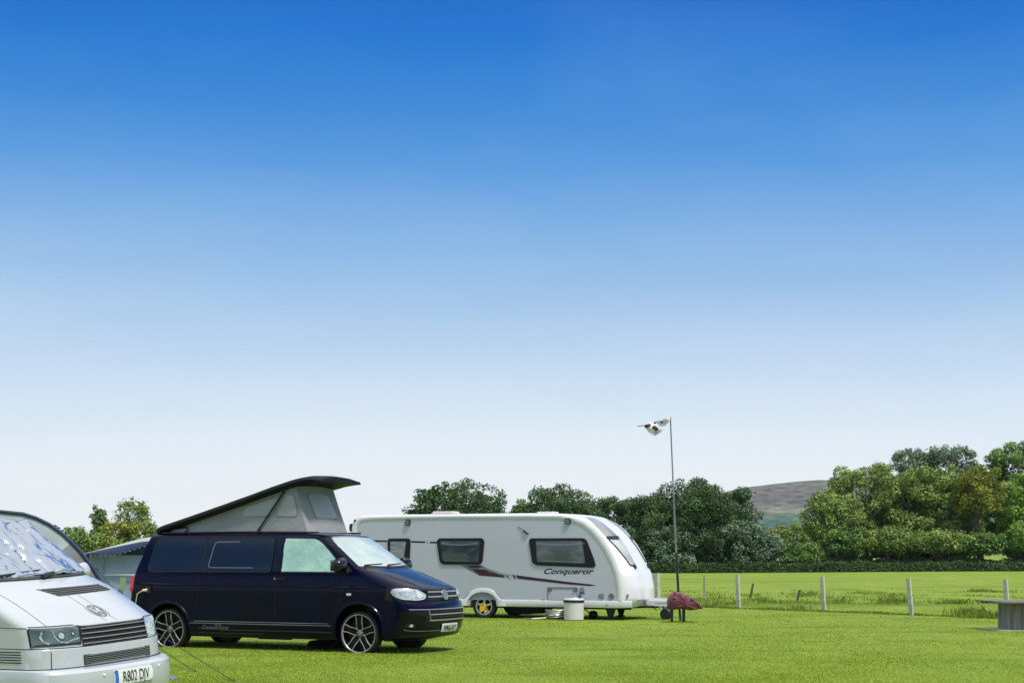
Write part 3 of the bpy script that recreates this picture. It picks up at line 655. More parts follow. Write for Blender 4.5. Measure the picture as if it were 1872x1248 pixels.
    for sg in (-1, 1):
        M = cside(sg); fl = sg > 0
        for P_ in ([(-2.56,2.275),(-1.93,2.29),(-1.73,2.62),(-2.48,2.44)], [(-1.86,2.285),(-1.40,2.275),(-1.50,2.63),(-1.63,2.66)]):
            p = rounded(P_, 0.07, 3); cw = obj('canvas_window', patch(M, p, off=0.006, thick=0.003, step=0.08, flip=fl), M_CANVASW, can)
            obj('window_piping', frame(M, inset(p, -0.008), inset(p, 0.006), 0.009, 0.006, flip=fl), M_CANVAS, cw)
        stt = MB(); a = Vector(M(-2.19,2.02)); b = Vector(M(-1.675,2.705)); o_ = Vector((0, sg*0.025, 0)); stt.tube([a+o_, b+o_], 0.016, 8); obj('roof_strut', stt, M_GLOSSB, t)
        seam = MB(); strip(M, [(-2.10,2.03),(-1.60,2.70)], 0.012, off=0.005, flip=fl, mb=seam); obj('canvas_seam', seam, M_CANVASW, can, fixn=False)
        hg = MB(); hg.tube([Vector(M(-3.74,2.005))+o_, Vector(M(-3.66,2.06))+o_, Vector(M(-3.70,2.10))+o_, Vector(M(-4.0,2.08))+o_], 0.014, 6); obj('roof_hinge', hg, M_GLOSSB, t)
    cff = lambda w_, z: (-1.20-0.27*(z-2.0)/0.78+0.03*(1-(w_/0.65)**2), w_, z)
    p = rounded([(-0.29,2.25),(0.44,2.25),(0.34,2.655),(-0.34,2.665)], 0.06, 3)
    cw = obj('canvas_window', patch(cff, p, off=0.008, thick=0.003, step=0.08), mat('canvas_mesh', (0.33,0.345,0.37), 0.5, col2=(0.38,0.40,0.42), nscale=2), can)
    obj('window_piping', frame(cff, inset(p, -0.010), inset(p, 0.008), 0.010, 0.006), M_CANVAS, cw)
    # ---- lid ----
    lid = MB(); rows = []; us = [-4.36,-4.34]+[-4.2+3.24*k/40 for k in range(41)]+[-0.945,-0.93]
    for i, u in enumerate(us):
        t0 = ltop(u); th = 0.13; hw = 0.735
        if u > -1.4: th = 0.13-0.085*min(1,(u+1.4)/0.5)**1.5; hw = 0.735*(1-0.16*min(1,(u+1.4)/0.54)**3.5)
        if u < -4.1: hw = 0.735*(1-0.10*((-4.1-u)/0.26)**2); th = 0.12
        if i in (0, len(us)-1): th *= 0.45; t0 -= 0.03
        ring = []
        top = [(-1.0,-0.75*th),(-1.0,-0.35*th),(-0.97,-0.10*th),(-0.86,0.0),(-0.5,0.035),(0,0.05),(0.5,0.035),(0.86,0.0),(0.97,-0.10*th),(1.0,-0.35*th),(1.0,-0.75*th),(0.95,-th),(0.5,-th+0.02),(0,-th+0.03),(-0.5,-th+0.02),(-0.95,-th)]
        rows.append([(u, a*hw, t0+b) for a, b in top])
    m = len(rows[0]); vs = [p for r_ in rows for p in r_]; lid.add(vs, [(i*m+k, i*m+(k+1) % m, (i+1)*m+(k+1) % m, (i+1)*m+k) for i in range(len(rows)-1) for k in range(m)]+[tuple(range(m-1,-1,-1)), tuple(range((len(rows)-1)*m, len(rows)*m))])
    ld = obj('roof_lid', lid, mat('satin_lid', (0.006,0.007,0.010), 0.6, 0, 0.0, spec=0.18), t, ang=50)
    lt = MB(); 
    for s_ in (-1, 1): lt.tube([(u, s_*0.742*(1 if u < -1.4 else (1-0.16*min(1,(u+1.4)/0.54)**3.5)), ltop(u)-(0.062 if u < -1.4 else 0.062-0.04*(u+1.4)/0.5)) for u in [-4.2+3.18*k/30 for k in range(31)]], 0.010, 6)
    obj('lid_trim', lt, M_BLACKP, ld)
    col = MB(); rows = []
    for z, o in ((0,0.01),(0.10,0.014),(0.11,0.0)): pass
    for y_ in (-0.45, 0.45):
        rf = MB(); rf.box((-4.15, y_, 2.035), (0.16, 0.10, 0.09), b=0.01); obj('lid_hinge_block', rf, M_BLACKP, t)
    return t
van = build_van()

# ======================= the pale camper in the corner =======================
KX, KY, KYAW = -3.3860+0.075*math.sin(R(22.5)), 13.4884+0.075*math.cos(R(22.5)), 22.5
def build_camper():
    t = thing('pale_camper', 'pale grey camper van with silver foil behind its windscreen, cut off at bottom left', 'camper van', (KX, KY, 0), (R(2), 0, R(-KYAW)))
    S = CAMPER; side = lambda u, z: S.side(u, z, -1); far = lambda u, z: S.side(u, z, 1); fr = lambda q, z: S.front(q, z)
    body = shell_body(S, M_CAMP, t, ang=24)
    boolean_cut(body, [cyl_cutter(-0.86, 0.36, 0.42, -1.3, -0.55, t), cyl_cutter(-3.75, 0.36, 0.42, -1.3, -0.55, t), cyl_cutter(-0.86, 0.36, 0.42, 0.55, 1.3, t), cyl_cutter(-3.75, 0.36, 0.42, 0.55, 1.3, t)])
    for u in (-0.86, -3.75):
        for sg in (-1, 1):
            disc = MB(); y = sg*0.84; z = 0.335; disc.lathe([(0.001, y-sg*0.01), (0.08, y-sg*0.01), (0.12, y-sg*0.04), (0.19, y-sg*0.03), (0.205, y-sg*0.01), (0.215, y-sg*0.012)], (u,0,z), 'Y', 32)
            wh = obj('wheel', disc, M_STEEL, t); obj('tyre', tyre_mb((u, y, z), sg, 0.335, 0.215, 0.2), M_RUBBER, wh)
    und = MB(); und.box((-2.3,0,0.33), (4.4,1.2,0.14)); und.box((-0.1,0,0.36), (0.3,1.4,0.1)); obj('underbody', und, M_UNDER, t)
    # windscreen with foil
    def arc(z0, q0, n=10, dz=0.0): return [(-q0+2*q0*k/n, z0+dz*math.sin(math.pi*k/n)) for k in range(n+1)]
    ws = arc(1.452, 0.80, 10, -0.012)+[(0.79,1.60),(0.75,1.75),(0.70,1.868)]+arc(1.885, 0.66, 8, 0.008)[::-1]+[(-0.70,1.868),(-0.75,1.75),(-0.79,1.60)]
    from mathutils import noise
    def foil(q, z):
        p = Vector(fr(q, z)); e = 0.01; nn = (Vector(fr(q+e, z))-p).cross(Vector(fr(q, z+e))-p).normalized()
        a = noise.noise(Vector((q*4.0, z*3.2, 1.7))); b = noise.noise(Vector((q*8.5+a*1.6, z*11.0+a*1.2, 5.2))); c = noise.noise(Vector((q*17+b*1.2, z*21+a*1.5, 9.1)))
        edge = min(1.0, (0.80-abs(q))*8+0.2) if abs(q) < 0.80 else 0.2
        return p+nn*edge*(0.034*a+0.030*b+0.009*c)
    w = obj('windscreen', patch(foil, ws, off=0.036, thick=0.04, step=0.016), M_FOIL, t, ang=None)
    obj('windscreen_seal', frame(fr, inset(ws, -0.016), inset(ws, 0.010), 0.008, 0.012), mat('grey_rubber', (0.05,0.055,0.065), 0.5), w)
    for pts in ([(-0.72,1.418),(-0.60,1.438),(0.10,1.475)], [(0.02,1.420),(0.10,1.440),(0.55,1.452)]):
        wm = MB(); P_ = [Vector(fr(*p))+normal_of(fr, *p)*0.03 for p in pts]; wm.tube(P_, [0.018,0.013,0.008], 6)
        wm.tube([P_[0], P_[1]+Vector((0,0.1,0.01))], [0.02,0.012], 6); obj('wiper', wm, M_BLACKP, t)
    obj('scuttle', patch(fr, arc(1.425, 0.86, 12, -0.006)+arc(1.447, 0.84, 12, -0.006)[::-1], off=0.004, thick=0.01), M_BLACKP, t)
    # bonnet vent
    vp = [(-0.30,1.350),(0.60,1.350),(0.66,1.300),(-0.18,1.285)]
    vt = obj('bonnet_vent', patch(fr, vp, off=0.002, thick=0.008, step=0.06), mat('vent_grey', (0.11,0.11,0.115), 0.6), t)
    for k in range(4):
        z = 1.299+0.0135*k; q0 = -0.20-0.11*(z-1.285)/0.065*0.95; obj('vent_slat', strip(fr, [(q0+0.03, z-0.002), (0.62-0.05*(z-1.3)/0.05, z)], 0.0055, off=0.006, step=0.06, thick=0.004), M_GAP, vt)
    # bonnet gaps
    bgp = MB()
    for s_ in (-1, 1): strip(fr, [(s_*0.80,1.43),(s_*0.735,1.36),(s_*0.715,1.28),(s_*0.715,1.18),(s_*0.725,1.09),(s_*0.73,1.073)], 0.006, off=0.0015, step=0.03, mb=bgp)
    strip(fr, [(-0.88,1.0735),(-0.5,1.0735),(-0.4,1.055),(0.4,1.055),(0.5,1.0735),(0.88,1.0735)], 0.008, off=0.002, step=0.04, mb=bgp)
    obj('bonnet_gap', bgp, mat('grey_gap', (0.06,0.065,0.07), 0.7), t, fixn=False)
    # twin outline and roundel on the bonnet
    gl = MB()
    for s_ in (-1, 1):
        L = [(s_*0.07, 1.285), (s_*0.07, 1.215)]+[(s_*0.105*math.sin(R(a)), 1.155+0.055*math.cos(R(a))) for a in range(40, 150, 12)]+[(s_*0.07, 1.10), (s_*0.072, 1.078)]
        strip(fr, L, 0.006, off=0.002, step=0.02, mb=gl)
    obj('bonnet_outline', gl, M_GREYINK, t, fixn=False)
    Mh = lambda a, b: fr(a, 1.155+(b)*0.56)
    emblem(t, Mh, 0.0, 0.0, 0.082, 0.004, M_GREYINK, M_CAMP, thick=0.003, line=0.0105)
    # headlights
    for s_ in (-1, 1):
        hp = [(s_*0.455,0.912),(s_*0.90,0.912),(s_*0.90,1.062),(s_*0.445,1.062)]
        if s_ > 0: hp = hp[::-1]
        h = obj('headlight', patch(fr, rounded(hp, 0.015, 2), off=0.004, thick=0.02, step=0.04), M_LENSD if s_ < 0 else M_LENS, t)
        rp = rounded(hp, 0.015, 2); obj('headlight_edge', frame(fr, rp, inset(rp, 0.008), 0.008, 0.006), M_GAP if s_ < 0 else M_LENSD, h)
        if s_ < 0:
            for q, z, r in ((-0.64,0.995,0.034),(-0.525,1.005,0.018)):
                n = 20; c = [(q+r*math.cos(2*math.pi*k/n), z+r*math.sin(2*math.pi*k/n)) for k in range(n)]
                hb_ = obj('headlight_bulb', patch(fr, c, off=0.007, thick=0.004, step=0.05), M_LENS, h)
                obj('bulb_ring', frame(fr, c, inset(c, 0.005), 0.010, 0.004), M_DKSTEEL, hb_)
            for L, w0 in (([(-0.795,1.03),(-0.815,0.99),(-0.80,0.955),(-0.755,0.935)], 0.016), ([(-0.71,1.035),(-0.70,0.985),(-0.665,0.947),(-0.60,0.935),(-0.56,0.950),(-0.465,0.966)], 0.013)):
                obj('running_light', strip(fr, L, w0, off=0.008, step=0.02), mat('lamp_strip', (0.55,0.58,0.56), 0.3, 0.3, col2=(0.22,0.25,0.24), nscale=30), h, fixn=False)
            obj('lamp_shelf', patch(fr, [(-0.87,0.918),(-0.46,0.918),(-0.46,0.932),(-0.87,0.930)], off=0.007, thick=0.002, step=0.05), M_DKSTEEL, h)
    # grilles
    for z0, z1, hw, nsl, lab in ((0.898,1.052,0.44,4,'grille'),(0.748,0.82,0.45,5,'lower_grille')):
        g = obj(lab, patch(fr, [(-hw,z0),(hw,z0),(hw,z1),(-hw,z1)], off=0.002, thick=0.01, step=0.05), M_GAP, t)
        for k in range(nsl):
            z = z0+(z1-z0)*(k+0.5)/nsl if nsl > 4 else z0+0.016+(z1-z0-0.03)*k/3
            obj('grille_slat', strip(fr, [(-hw,z),(hw,z)], 0.0042 if nsl > 4 else 0.009, off=0.012, step=0.05, thick=0.01), mat('slat_grey', (0.30,0.30,0.30), 0.35, 0.4), g)
        obj('grille_frame', frame(fr, [(-hw-.004,z0-.006),(hw+.004,z0-.006),(hw+.004,z1+.004),(-hw-.004,z1+.004)], [(-hw+.006,z0+.006),(hw-.006,z0+.006),(hw-.006,z1-.006),(-hw+.006,z1-.006)], 0.010, 0.01), M_BLACKP, g)
    # seams
    sm = MB(); strip(fr, [(-1.35,0.898),(-0.88,0.898),(-0.45,0.892),(0.45,0.892),(0.88,0.898),(1.35,0.898)], 0.006, off=0.003, step=0.04, mb=sm)
    strip(fr, [(-1.6,0.729),(1.6,0.729)], 0.008, off=0.003, step=0.04, mb=sm)
    for s_ in (-1, 1): strip(fr, [(s_*0.755,0.895),(s_*0.765,0.735)], 0.007, off=0.003, step=0.04, mb=sm); strip(fr, [(s_*0.905,0.9),(s_*0.905,1.065),(s_*1.5,1.075)], 0.006, off=0.003, step=0.04, mb=sm)
    obj('panel_gap', sm, M_GAP, t, fixn=False)
    for s_ in (-1, 1):
        cs = MB()
        for k in range(5): strip(fr, [(s_*1.01,0.785+0.0215*k),(s_*1.26,0.785+0.0215*k)], 0.0085, off=0.003, step=0.04, mb=cs)
        obj('side_louvre', cs, M_GAP, t, fixn=False)
    for q in (-0.36, 0.42):
        bt = MB(); n = 12; patch(fr, [(q+0.012*math.cos(2*math.pi*k/n), 0.655+0.012*math.sin(2*math.pi*k/n)) for k in range(n)], off=0.008, thick=0.01, mb=bt)
        obj('bumper_bolt', bt, M_PLATE, t)
    number_plate(t, fr, 0.02, 0.615, 0.54, 0.125, 'R802 DJV', 0.014, 0.125, 0.76, blue=True, x0=0.02)
    # side windows and doors, both sides
    for M, fl in ((side, False), (far, True)):
        for P_ in ([(-2.05,1.36),(-1.30,1.36),(-1.62,1.82),(-2.05,1.84)], [(-3.25,1.36),(-2.22,1.36),(-2.22,1.84),(-3.25,1.84)], [(-4.45,1.36),(-3.42,1.36),(-3.42,1.84),(-4.40,1.84)]):
            rp = rounded(P_, 0.05, 3); g = obj('side_window', patch(M, rp, off=0.004, thick=0.01, flip=fl), M_GLASS, t); obj('window_seal', frame(M, inset(rp, -0.014), inset(rp, 0.01), 0.006, 0.01, flip=fl), M_GAP, g)
        s_ = 1 if fl else -1; y0 = M(-1.30, 1.36)[1]
        mi = MB(); mi.lathe([(0.001,-0.055),(0.05,-0.05),(0.085,-0.02),(0.09,0.02),(0.06,0.05),(0.001,0.06)], (-1.10,y0+s_*0.13,1.44), 'X', 18); mi.tube([(-1.12,y0,1.40),(-1.08,y0+s_*0.10,1.42)], 0.025, 8); obj('door_mirror', mi, M_CAMP, t, ang=50)
    return t
camper = build_camper()

# ======================= the caravan =======================
CX, CY, CYAW = -0.26952, 41.24105, 23.0
def build_caravan():
    t = thing('touring_caravan', 'long silver and white touring caravan with dark rounded windows and a maroon side stripe', 'caravan', (CX, CY, 0), R(-CYAW))
    S = CARAVAN; fr = lambda q, z: S.front(q, z)
    side = lambda u, z: (u, -1.12, z); far = lambda u, z: (u, 1.12, z)
    body = shell_body(S, M_WHITE, t, ang=24)
    boolean_cut(body, [cyl_cutter(-0.036, 0.30, 0.38, -1.3, -0.75, t), cyl_cutter(-0.036, 0.30, 0.38, 0.75, 1.3, t)])
    # outline of the side (u,z)
    top = [(-3.72,0.47),(-3.80,0.8),(-3.81,1.6),(-3.80,2.3),(-3.76,2.48),(-3.62,2.585),(-3.3,2.618),(-1.2,2.625),(1.2,2.615),(2.10,2.60),(2.45,2.545),(2.75,2.43),(3.00,2.25),(3.20,2.02),(3.38,1.76),(3.53,1.48),(3.65,1.15),(3.71,0.80),(3.72,0.47)]
    rin = [(-3.62,0.47),(-3.66,0.8),(-3.67,1.6),(-3.66,2.2),(-3.62,2.38),(-3.50,2.48),(-3.2,2.515),(-1.2,2.53),(1.2,2.52),(2.02,2.505),(2.34,2.45),(2.62,2.34),(2.85,2.17),(3.05,1.95),(3.23,1.70),(3.38,1.43),(3.50,1.12),(3.56,0.80),(3.57,0.47)]
    arch_o = [(0.56,0.46),(0.46,0.49),(0.36,0.58),(0.27,0.69),(0.14,0.745),(-0.036,0.76),(-0.21,0.745),(-0.34,0.69),(-0.43,0.58),(-0.53,0.49),(-0.63,0.46)]
    arch_i = [(0.40,0.31),(0.385,0.42),(0.33,0.50),(0.25,0.575),(0.12,0.635),(-0.036,0.655),(-0.19,0.635),(-0.32,0.575),(-0.40,0.50),(-0.455,0.42),(-0.47,0.31)]
    for M, fl in ((side, False), (far, True)):
        sg = 1 if fl else -1
        poly = rin + arch_o
        poly = [p for p in poly]
        pan = MB(); bm = bmesh.new(); vs = [bm.verts.new((x, sg*1.124, z)) for x, z in poly]; f = bm.faces.new(vs); bmesh.ops.triangulate(bm, faces=[f], ngon_method='EAR_CLIP'); bm.verts.index_update()
        pan.add([v.co.copy() for v in bm.verts], [[v.index for v in f.verts] for f in bm.faces]); bm.free()
        obj('side_panel', pan, M_CVSIDE, t, smooth=False)
        # white edge rail, rounded
        rl = MB(); rows = []
        for k, (f_, o) in enumerate(((0.0, -0.03), (0.0, 0.006), (0.2, 0.022), (0.5, 0.026), (0.8, 0.022), (1.0, 0.003))):
            rows.append([(a[0]+(b[0]-a[0])*f_, sg*(1.12+o), a[1]+(b[1]-a[1])*f_) for a, b in zip(top, rin)])
        rl.grid(rows); obj('edge_rail', rl, M_WHITE, t, ang=50)
        # skirt and arch flare
        sk = MB()
        for u0, u1 in ((-3.72,-0.55),(0.48,3.95)):
            rows = [[(u, sg*(1.12+o)*(1 if u < 3.6 else 1-0.02*((u-3.6)/0.35)**2), z) for u in [u0+(u1-u0)*k/20 for k in range(21)]] for z, o in ((0.475,0.0),(0.468,0.020),(0.43,0.026),(0.345,0.026),(0.315,0.015),(0.312,-0.03))]
            sk.grid(rows)
        obj('side_skirt', sk, M_WHITE, t, ang=50)
        fl_ = MB(); ao = [(0.62,0.315)]+arch_o+[(-0.69,0.315)]; ai = [(0.40,0.31)]+arch_i+[(-0.47,0.31)]
        rows = []
        for f_, o in ((0.0,0.0),(0.04,0.028),(0.5,0.036),(0.96,0.030),(1.0,0.0),(1.0,-0.06)):
            rows.append([(a[0]+(b[0]-a[0])*f_, sg*(1.12+o), a[1]+(b[1]-a[1])*f_) for a, b in zip(ao, ai)])
        fl_.grid(rows); obj('wheel_arch', fl_, M_WHITE, t, ang=50)
        # windows
        wins = [([(-2.70,1.40),(-2.62,1.355),(-2.17,1.35),(-2.10,1.50),(-2.075,1.97),(-2.12,2.025),(-2.70,2.025),(-2.74,1.97)], [0.03,0.03,0.06,0.1,0.03,0.03,0.03,0.03], M_BLIND, [(-2.66,1.44),(-2.26,1.44),(-2.19,1.95),(-2.66,1.95)]),
                ([(-1.235,1.42),(-1.15,1.352),(-0.13,1.35),(-0.04,1.42),(0.015,1.95),(-0.05,2.025),(-1.26,2.025),(-1.32,1.95)], 0.04, M_CVGLASS, [(-1.15,1.44),(-0.14,1.42),(-0.10,1.95),(-1.22,1.95)]),
                ([(1.33,1.40),(1.45,1.34),(2.93,1.285),(3.01,1.32),(2.98,1.46),(2.78,1.95),(2.70,2.015),(1.28,2.015),(1.235,1.95)], 0.04, M_CVGLASS, [(1.46,1.42),(2.74,1.385),(2.735,1.50),(2.66,1.95),(1.42,1.95)])]
        for P_, r_, gm, ip in wins:
            rp = rounded(P_, r_, 3); w = obj('window', patch(M, rp, off=0.028, thick=0.03, step=0.2, flip=fl), mat('window_surround', (0.010,0.010,0.014), 0.45, spec=0.3), t)
            ir = rounded(ip, 0.035, 3); obj('pane', patch(M, ir, off=0.0305, thick=0.002, step=0.2, flip=fl), gm, w)
            obj('pane_edge', frame(M, inset(ir, -0.012), inset(ir, 0.006), 0.0335, 0.004, flip=fl), M_DKSTEEL, w)
            if gm is M_CVGLASS:
                u0, u1 = ip[0][0], ip[1][0]
                cu = MB(); z1 = 1.945
                L = [(u0-0.02+(u1-u0)*k/10, z1-0.055-0.035*math.sin(math.pi*k/10)) for k in range(11)]
                strip(M, L, 0.035, off=0.0325, flip=fl, mb=cu, step=0.1); strip(M, [(u0+0.03, 1.455),(u1-0.06, 1.445-0.02)], 0.012, off=0.0325, flip=fl, mb=cu)
                obj('curtain_edge', cu, mat('curtain_blue', (0.13,0.17,0.22), 0.4, 0, 0.8), w, fixn=False)
        # stripes
        st = MB(); strip(M, [(-3.30,1.966),(-2.76,1.955)], 0.045, off=0.006, flip=fl, mb=st); strip(M, [(-2.06,1.94),(-1.66,1.925)], 0.045, off=0.006, flip=fl, mb=st); strip(M, [(-1.60,1.923),(-1.575,1.922)], 0.045, off=0.006, flip=fl, mb=st); strip(M, [(-1.52,1.92),(-1.32,1.915)], 0.045, off=0.006, flip=fl, mb=st)
        obj('upper_stripe', st, M_DKPURP, t, fixn=False)
        sw = patch(M, [(-0.64,1.335),(-0.05,1.335),(0.12,1.245),(0.42,1.155),(0.72,1.105),(0.70,1.00),(0.38,1.035),(0.02,1.055),(-0.12,1.065),(-0.40,1.19)], off=0.004, thick=0.002, step=0.3, flip=fl)
        s0 = obj('side_swoosh', sw, M_PALE, t)
        obj('swoosh_inlay', patch(M, [(-0.50,1.335),(-0.12,1.335),(-0.04,1.285),(-0.36,1.272)], off=0.006, thick=0.001, step=0.3, flip=fl), M_SWOOSH, s0)
        obj('swoosh_inlay', patch(M, [(-0.34,1.245),(0.02,1.225),(0.16,1.17),(0.56,1.085),(0.55,1.03),(0.20,1.06),(-0.12,1.085)], off=0.006, thick=0.001, step=0.3, flip=fl), M_SWOOSH, s0)
        obj('swoosh_inlay', patch(M, [(-0.36,1.25),(-0.05,1.225),(0.10,1.175),(-0.16,1.165)], off=0.0075, thick=0.001, step=0.3, flip=fl), M_DKPURP, s0)
        obj('swoosh_tail', patch(M, [(0.76,1.10),(1.4,1.03),(2.3,0.93),(2.88,0.878),(3.03,0.845),(2.85,0.835),(2.3,0.868),(1.4,0.955),(0.80,1.01)], off=0.005, thick=0.002, step=0.4, flip=fl), M_DKPURP, s0)
        sh = MB(); strip(M, [(0.80,1.02),(1.4,0.962),(2.3,0.873),(2.85,0.838)], 0.012, off=0.0075, flip=fl, mb=sh); strip(M, [(0.80,1.098),(1.4,1.028),(2.3,0.928),(2.86,0.876)], 0.012, off=0.0075, flip=fl, mb=sh)
        obj('tail_edge_lines', sh, mat('plum_edge', (0.15,0.09,0.12), 0.4), s0, fixn=False)  # paler plum lines along both edges of the tail sticker
        gx = MB()
        for u in (0.70, 0.79, 0.88): strip(M, [(u-0.05,1.12),(u+0.04,0.99)], 0.022, off=0.0095, flip=fl, mb=gx)
        obj('swoosh_slash', gx, M_CVSIDE, s0, fixn=False)
        if not fl:
            obj('model_name', text_patch(M, 'Conqueror', 1.60, 1.13, 0.19, off=0.006, sx=1.47, shear=0.42, bold=0.0045, space=1.02), M_INK, t, smooth=False)
        # awning lights
        for u in (-2.155, 2.275):
            L0 = MB(); L0.box((u, sg*1.145, 2.435), (0.15, 0.05, 0.15), b=0.015); l0 = obj('awning_light', L0, M_DKSTEEL, t)
            L1 = MB(); L1.box((u, sg*1.172, 2.465), (0.11, 0.012, 0.03), b=0.004); L1.box((u, sg*1.172, 2.405), (0.11, 0.012, 0.045), b=0.004); obj('light_lens', L1, M_BLIND, l0)
        # lockers and vents
        lk = [(1.73,0.455),(2.535,0.455),(2.535,0.80),(1.73,0.80)]; obj('service_hatch', frame(M, rounded(lk, 0.02, 2), rounded(inset(lk, 0.035), 0.02, 2), 0.014, 0.012, flip=fl), M_STEEL, t)
        
        for cu_ in (1.80, 2.465):
            hc = MB(); hc.box((cu_, sg*1.135, 0.735), (0.10,0.02,0.08), b=0.01); obj('hatch_catch', hc, M_STEEL, t)
       
        vb = MB(); vb.box((2.65, sg*1.130, 0.72), (0.125, 0.02, 0.155), b=0.012); obj('flue_cover', vb, mat('vent_plastic', (0.20,0.225,0.23), 0.5), t)
        vb = MB(); vb.box((3.155, sg*1.130, 0.59), (0.13, 0.02, 0.12), b=0.015); obj('socket_cover', vb, mat('vent_plastic', (0.20,0.225,0.23), 0.5), t)
        vb = MB(); vb.lathe([(0.001, 0.018),(0.035,0.018),(0.045,0.012),(0.05,0.022),(0.068,0.022),(0.074,0)], (3.415, sg*1.12, 0.588), 'Y', 24)
        if sg < 0: vb.v = [(x, 2*sg*1.12-y, z) for x, y, z in vb.v]
        obj('water_inlet', vb, M_STEEL, t)
        ol = MB(); ol.box((1.62, sg*1.13, 0.495), (0.10, 0.02, 0.035), b=0.006); obj('side_marker', ol, M_AMBER, t)
        bo = MB(); bo.lathe([(0.001, sg*1.156),(0.018, sg*1.156),(0.02, sg*1.14)], (3.30,0,0.375), 'Y', 12); obj('skirt_plug', bo, M_INK, t)
    # rear corner marker lamp and dark grab handle
    rh = MB(); rh.box((-3.87, -1.00, 2.31), (0.10, 0.16, 0.22), b=0.03); obj('rear_grab_handle', rh, M_INK, t)
    rh = MB(); rh.box((-3.70, -1.15, 2.50), (0.05, 0.03, 0.06), b=0.01); obj('marker_lamp', rh, M_DKSTEEL, t)
    # front windows
    for sgn in (-1, 1):
        def mk_(L): 
            P_ = [(sgn*a_, b_) for a_, b_ in L]; return P_ if sgn > 0 else P_[::-1]
        rp = rounded(mk_([(0.36,1.30),(0.66,1.33),(0.97,1.98),(0.30,1.98)] if sgn < 0 else [(0.66,1.42),(0.74,1.40),(0.97,1.98),(0.62,1.98)]), [0.10,0.06,0.03,0.03] if sgn > 0 else [0.03,0.03,0.06,0.10], 4)
        w = obj('front_window', patch(fr, rp, off=0.020, thick=0.03, step=0.06), M_DKSTEEL, t); obj('pane', patch(fr, inset(rp, 0.022 if True else 0), off=0.024, thick=0.003, step=0.06), mat('silvery_pane', (0.34,0.35,0.36), 0.35, 0, 0.2, col2=(0.52,0.53,0.53), nscale=2.5), w)
        cm = MB(); n_ = 16; patch(fr, [(sgn*(0.42 if sgn < 0 else 0.74)+0.075*math.cos(2*math.pi*k/n_), 1.31+0.06*math.sin(2*math.pi*k/n_)) for k in range(n_)], off=0.030, thick=0.02, step=0.06, mb=cm); obj('window_catch', cm, M_INK, w)
        sr = rounded(mk_([(0.28,2.06),(0.98,2.06),(0.93,2.32),(0.74,2.53),(0.28,2.53)] if sgn < 0 else [(0.62,2.06),(0.98,2.06),(0.93,2.32),(0.74,2.50),(0.60,2.50)]), 0.05, 3)
        obj('front_rooflight', patch(fr, sr, off=0.012, thick=0.02, step=0.06), mat('rooflight_glass', (0.22,0.23,0.24), 0.35, 0, 0.2, col2=(0.33,0.34,0.35), nscale=1.5), t)
        br = MB(); strip(fr, [(sgn*(0.30 if sgn < 0 else 0.64),2.03),(sgn*0.98,2.02)], 0.05, off=0.03, mb=br, thick=0.02); obj('window_rail', br, M_DKSTEEL, t)
    ml = MB(); ml.lathe([(0.001,0.02),(0.05,0.02),(0.06,0)], (0,0,0), 'X', 16); P0 = Vector(fr(-1.05, 0.62)); ml.v = [(P0.x+a, P0.y+b-0.02, P0.z+c) for a, b, c in ml.v]; obj('front_marker', ml, M_BLIND, t)
    # roof items
    rv = MB(); rv.box((-1.55, -0.1, 2.69), (0.62, 0.55, 0.10), b=0.04); obj('roof_vent', rv, M_BIN, t)
    rv = MB(); rv.box((1.35, -0.15, 2.675), (0.45, 0.45, 0.05), b=0.02); obj('roof_vent', rv, M_WHITE, t)
    an = MB(); an.tube([(-2.6,-0.3,2.62),(-2.6,-0.3,2.79)], 0.012, 8); an.lathe([(0.001,2.79),(0.10,2.795),(0.22,2.825),(0.225,2.83),(0.21,2.835),(0.001,2.84)], (-2.6,-0.3,0), 'Z', 28); obj('roof_aerial', an, M_BIN, t)
    # screwdriver-like stay on the side
    tl = MB(); tl.tube([(0.93,-1.13,2.31),(1.08,-1.14,2.215)], 0.006, 6); tl.tube([(1.08,-1.145,2.215),(1.22,-1.15,2.12)], 0.022, 8); obj('side_latch', tl, M_INK, t)
    # hitch cover, jockey wheel, frame, axle, steadies, wheels
    hc = MB(); hc.box((4.35, 0, 0.40), (0.75, 0.36, 0.24), b=0.05); h = obj('hitch_cover', hc, M_WHITE, t, ang=40)
    hm = lambda a, b: (a, -0.18, b)
    obj('lettering', text_patch(hm, 'CONQUEROR', 4.22, 0.385, 0.055, off=0.004, sx=0.95, shear=0.2), M_INK, h, smooth=False)
    ch = MB(); ch.box((0.2,-0.75,0.30), (7.2,0.06,0.10)); ch.box((0.2,0.75,0.30), (7.2,0.06,0.10)); ch.box((0.0,0,0.30), (7.4,1.5,0.05)); ch.tube([(-0.036,-1.0,0.28),(-0.036,1.0,0.28)], 0.045)
    ch.tube([(3.4,-0.6,0.30),(4.5,0,0.32)], 0.03); ch.tube([(3.4,0.6,0.30),(4.5,0,0.32)], 0.03); ch.box((0.95,-0.35,0.22), (0.9,0.8,0.20)); ch.box((-1.6,-0.3,0.24), (0.8,0.9,0.18)); ch.box((0.55,0.2,0.16), (0.5,0.5,0.18))
    obj('chassis', ch, M_UNDER, t)
    jw = MB(); jw.tube([(4.42,-0.12,0.42),(4.46,-0.12,0.12)], 0.024, 8); jw.lathe([(0.02,-0.20),(0.12,-0.20),(0.145,-0.17),(0.145,-0.11),(0.12,-0.08),(0.02,-0.08)], (4.50,0,0.135), 'Y', 28); jw.lathe([(0.001,-0.19),(0.03,-0.19)], (4.50,0,0.135), 'Y', 12); obj('jockey_wheel', jw, M_INK, t)
    ys = MB(); ys.tube([(4.15,-0.10,0.30),(4.28,-0.14,0.20),(4.42,-0.16,0.13)], 0.018, 6); obj('yellow_strap', ys, M_GUYY, t)
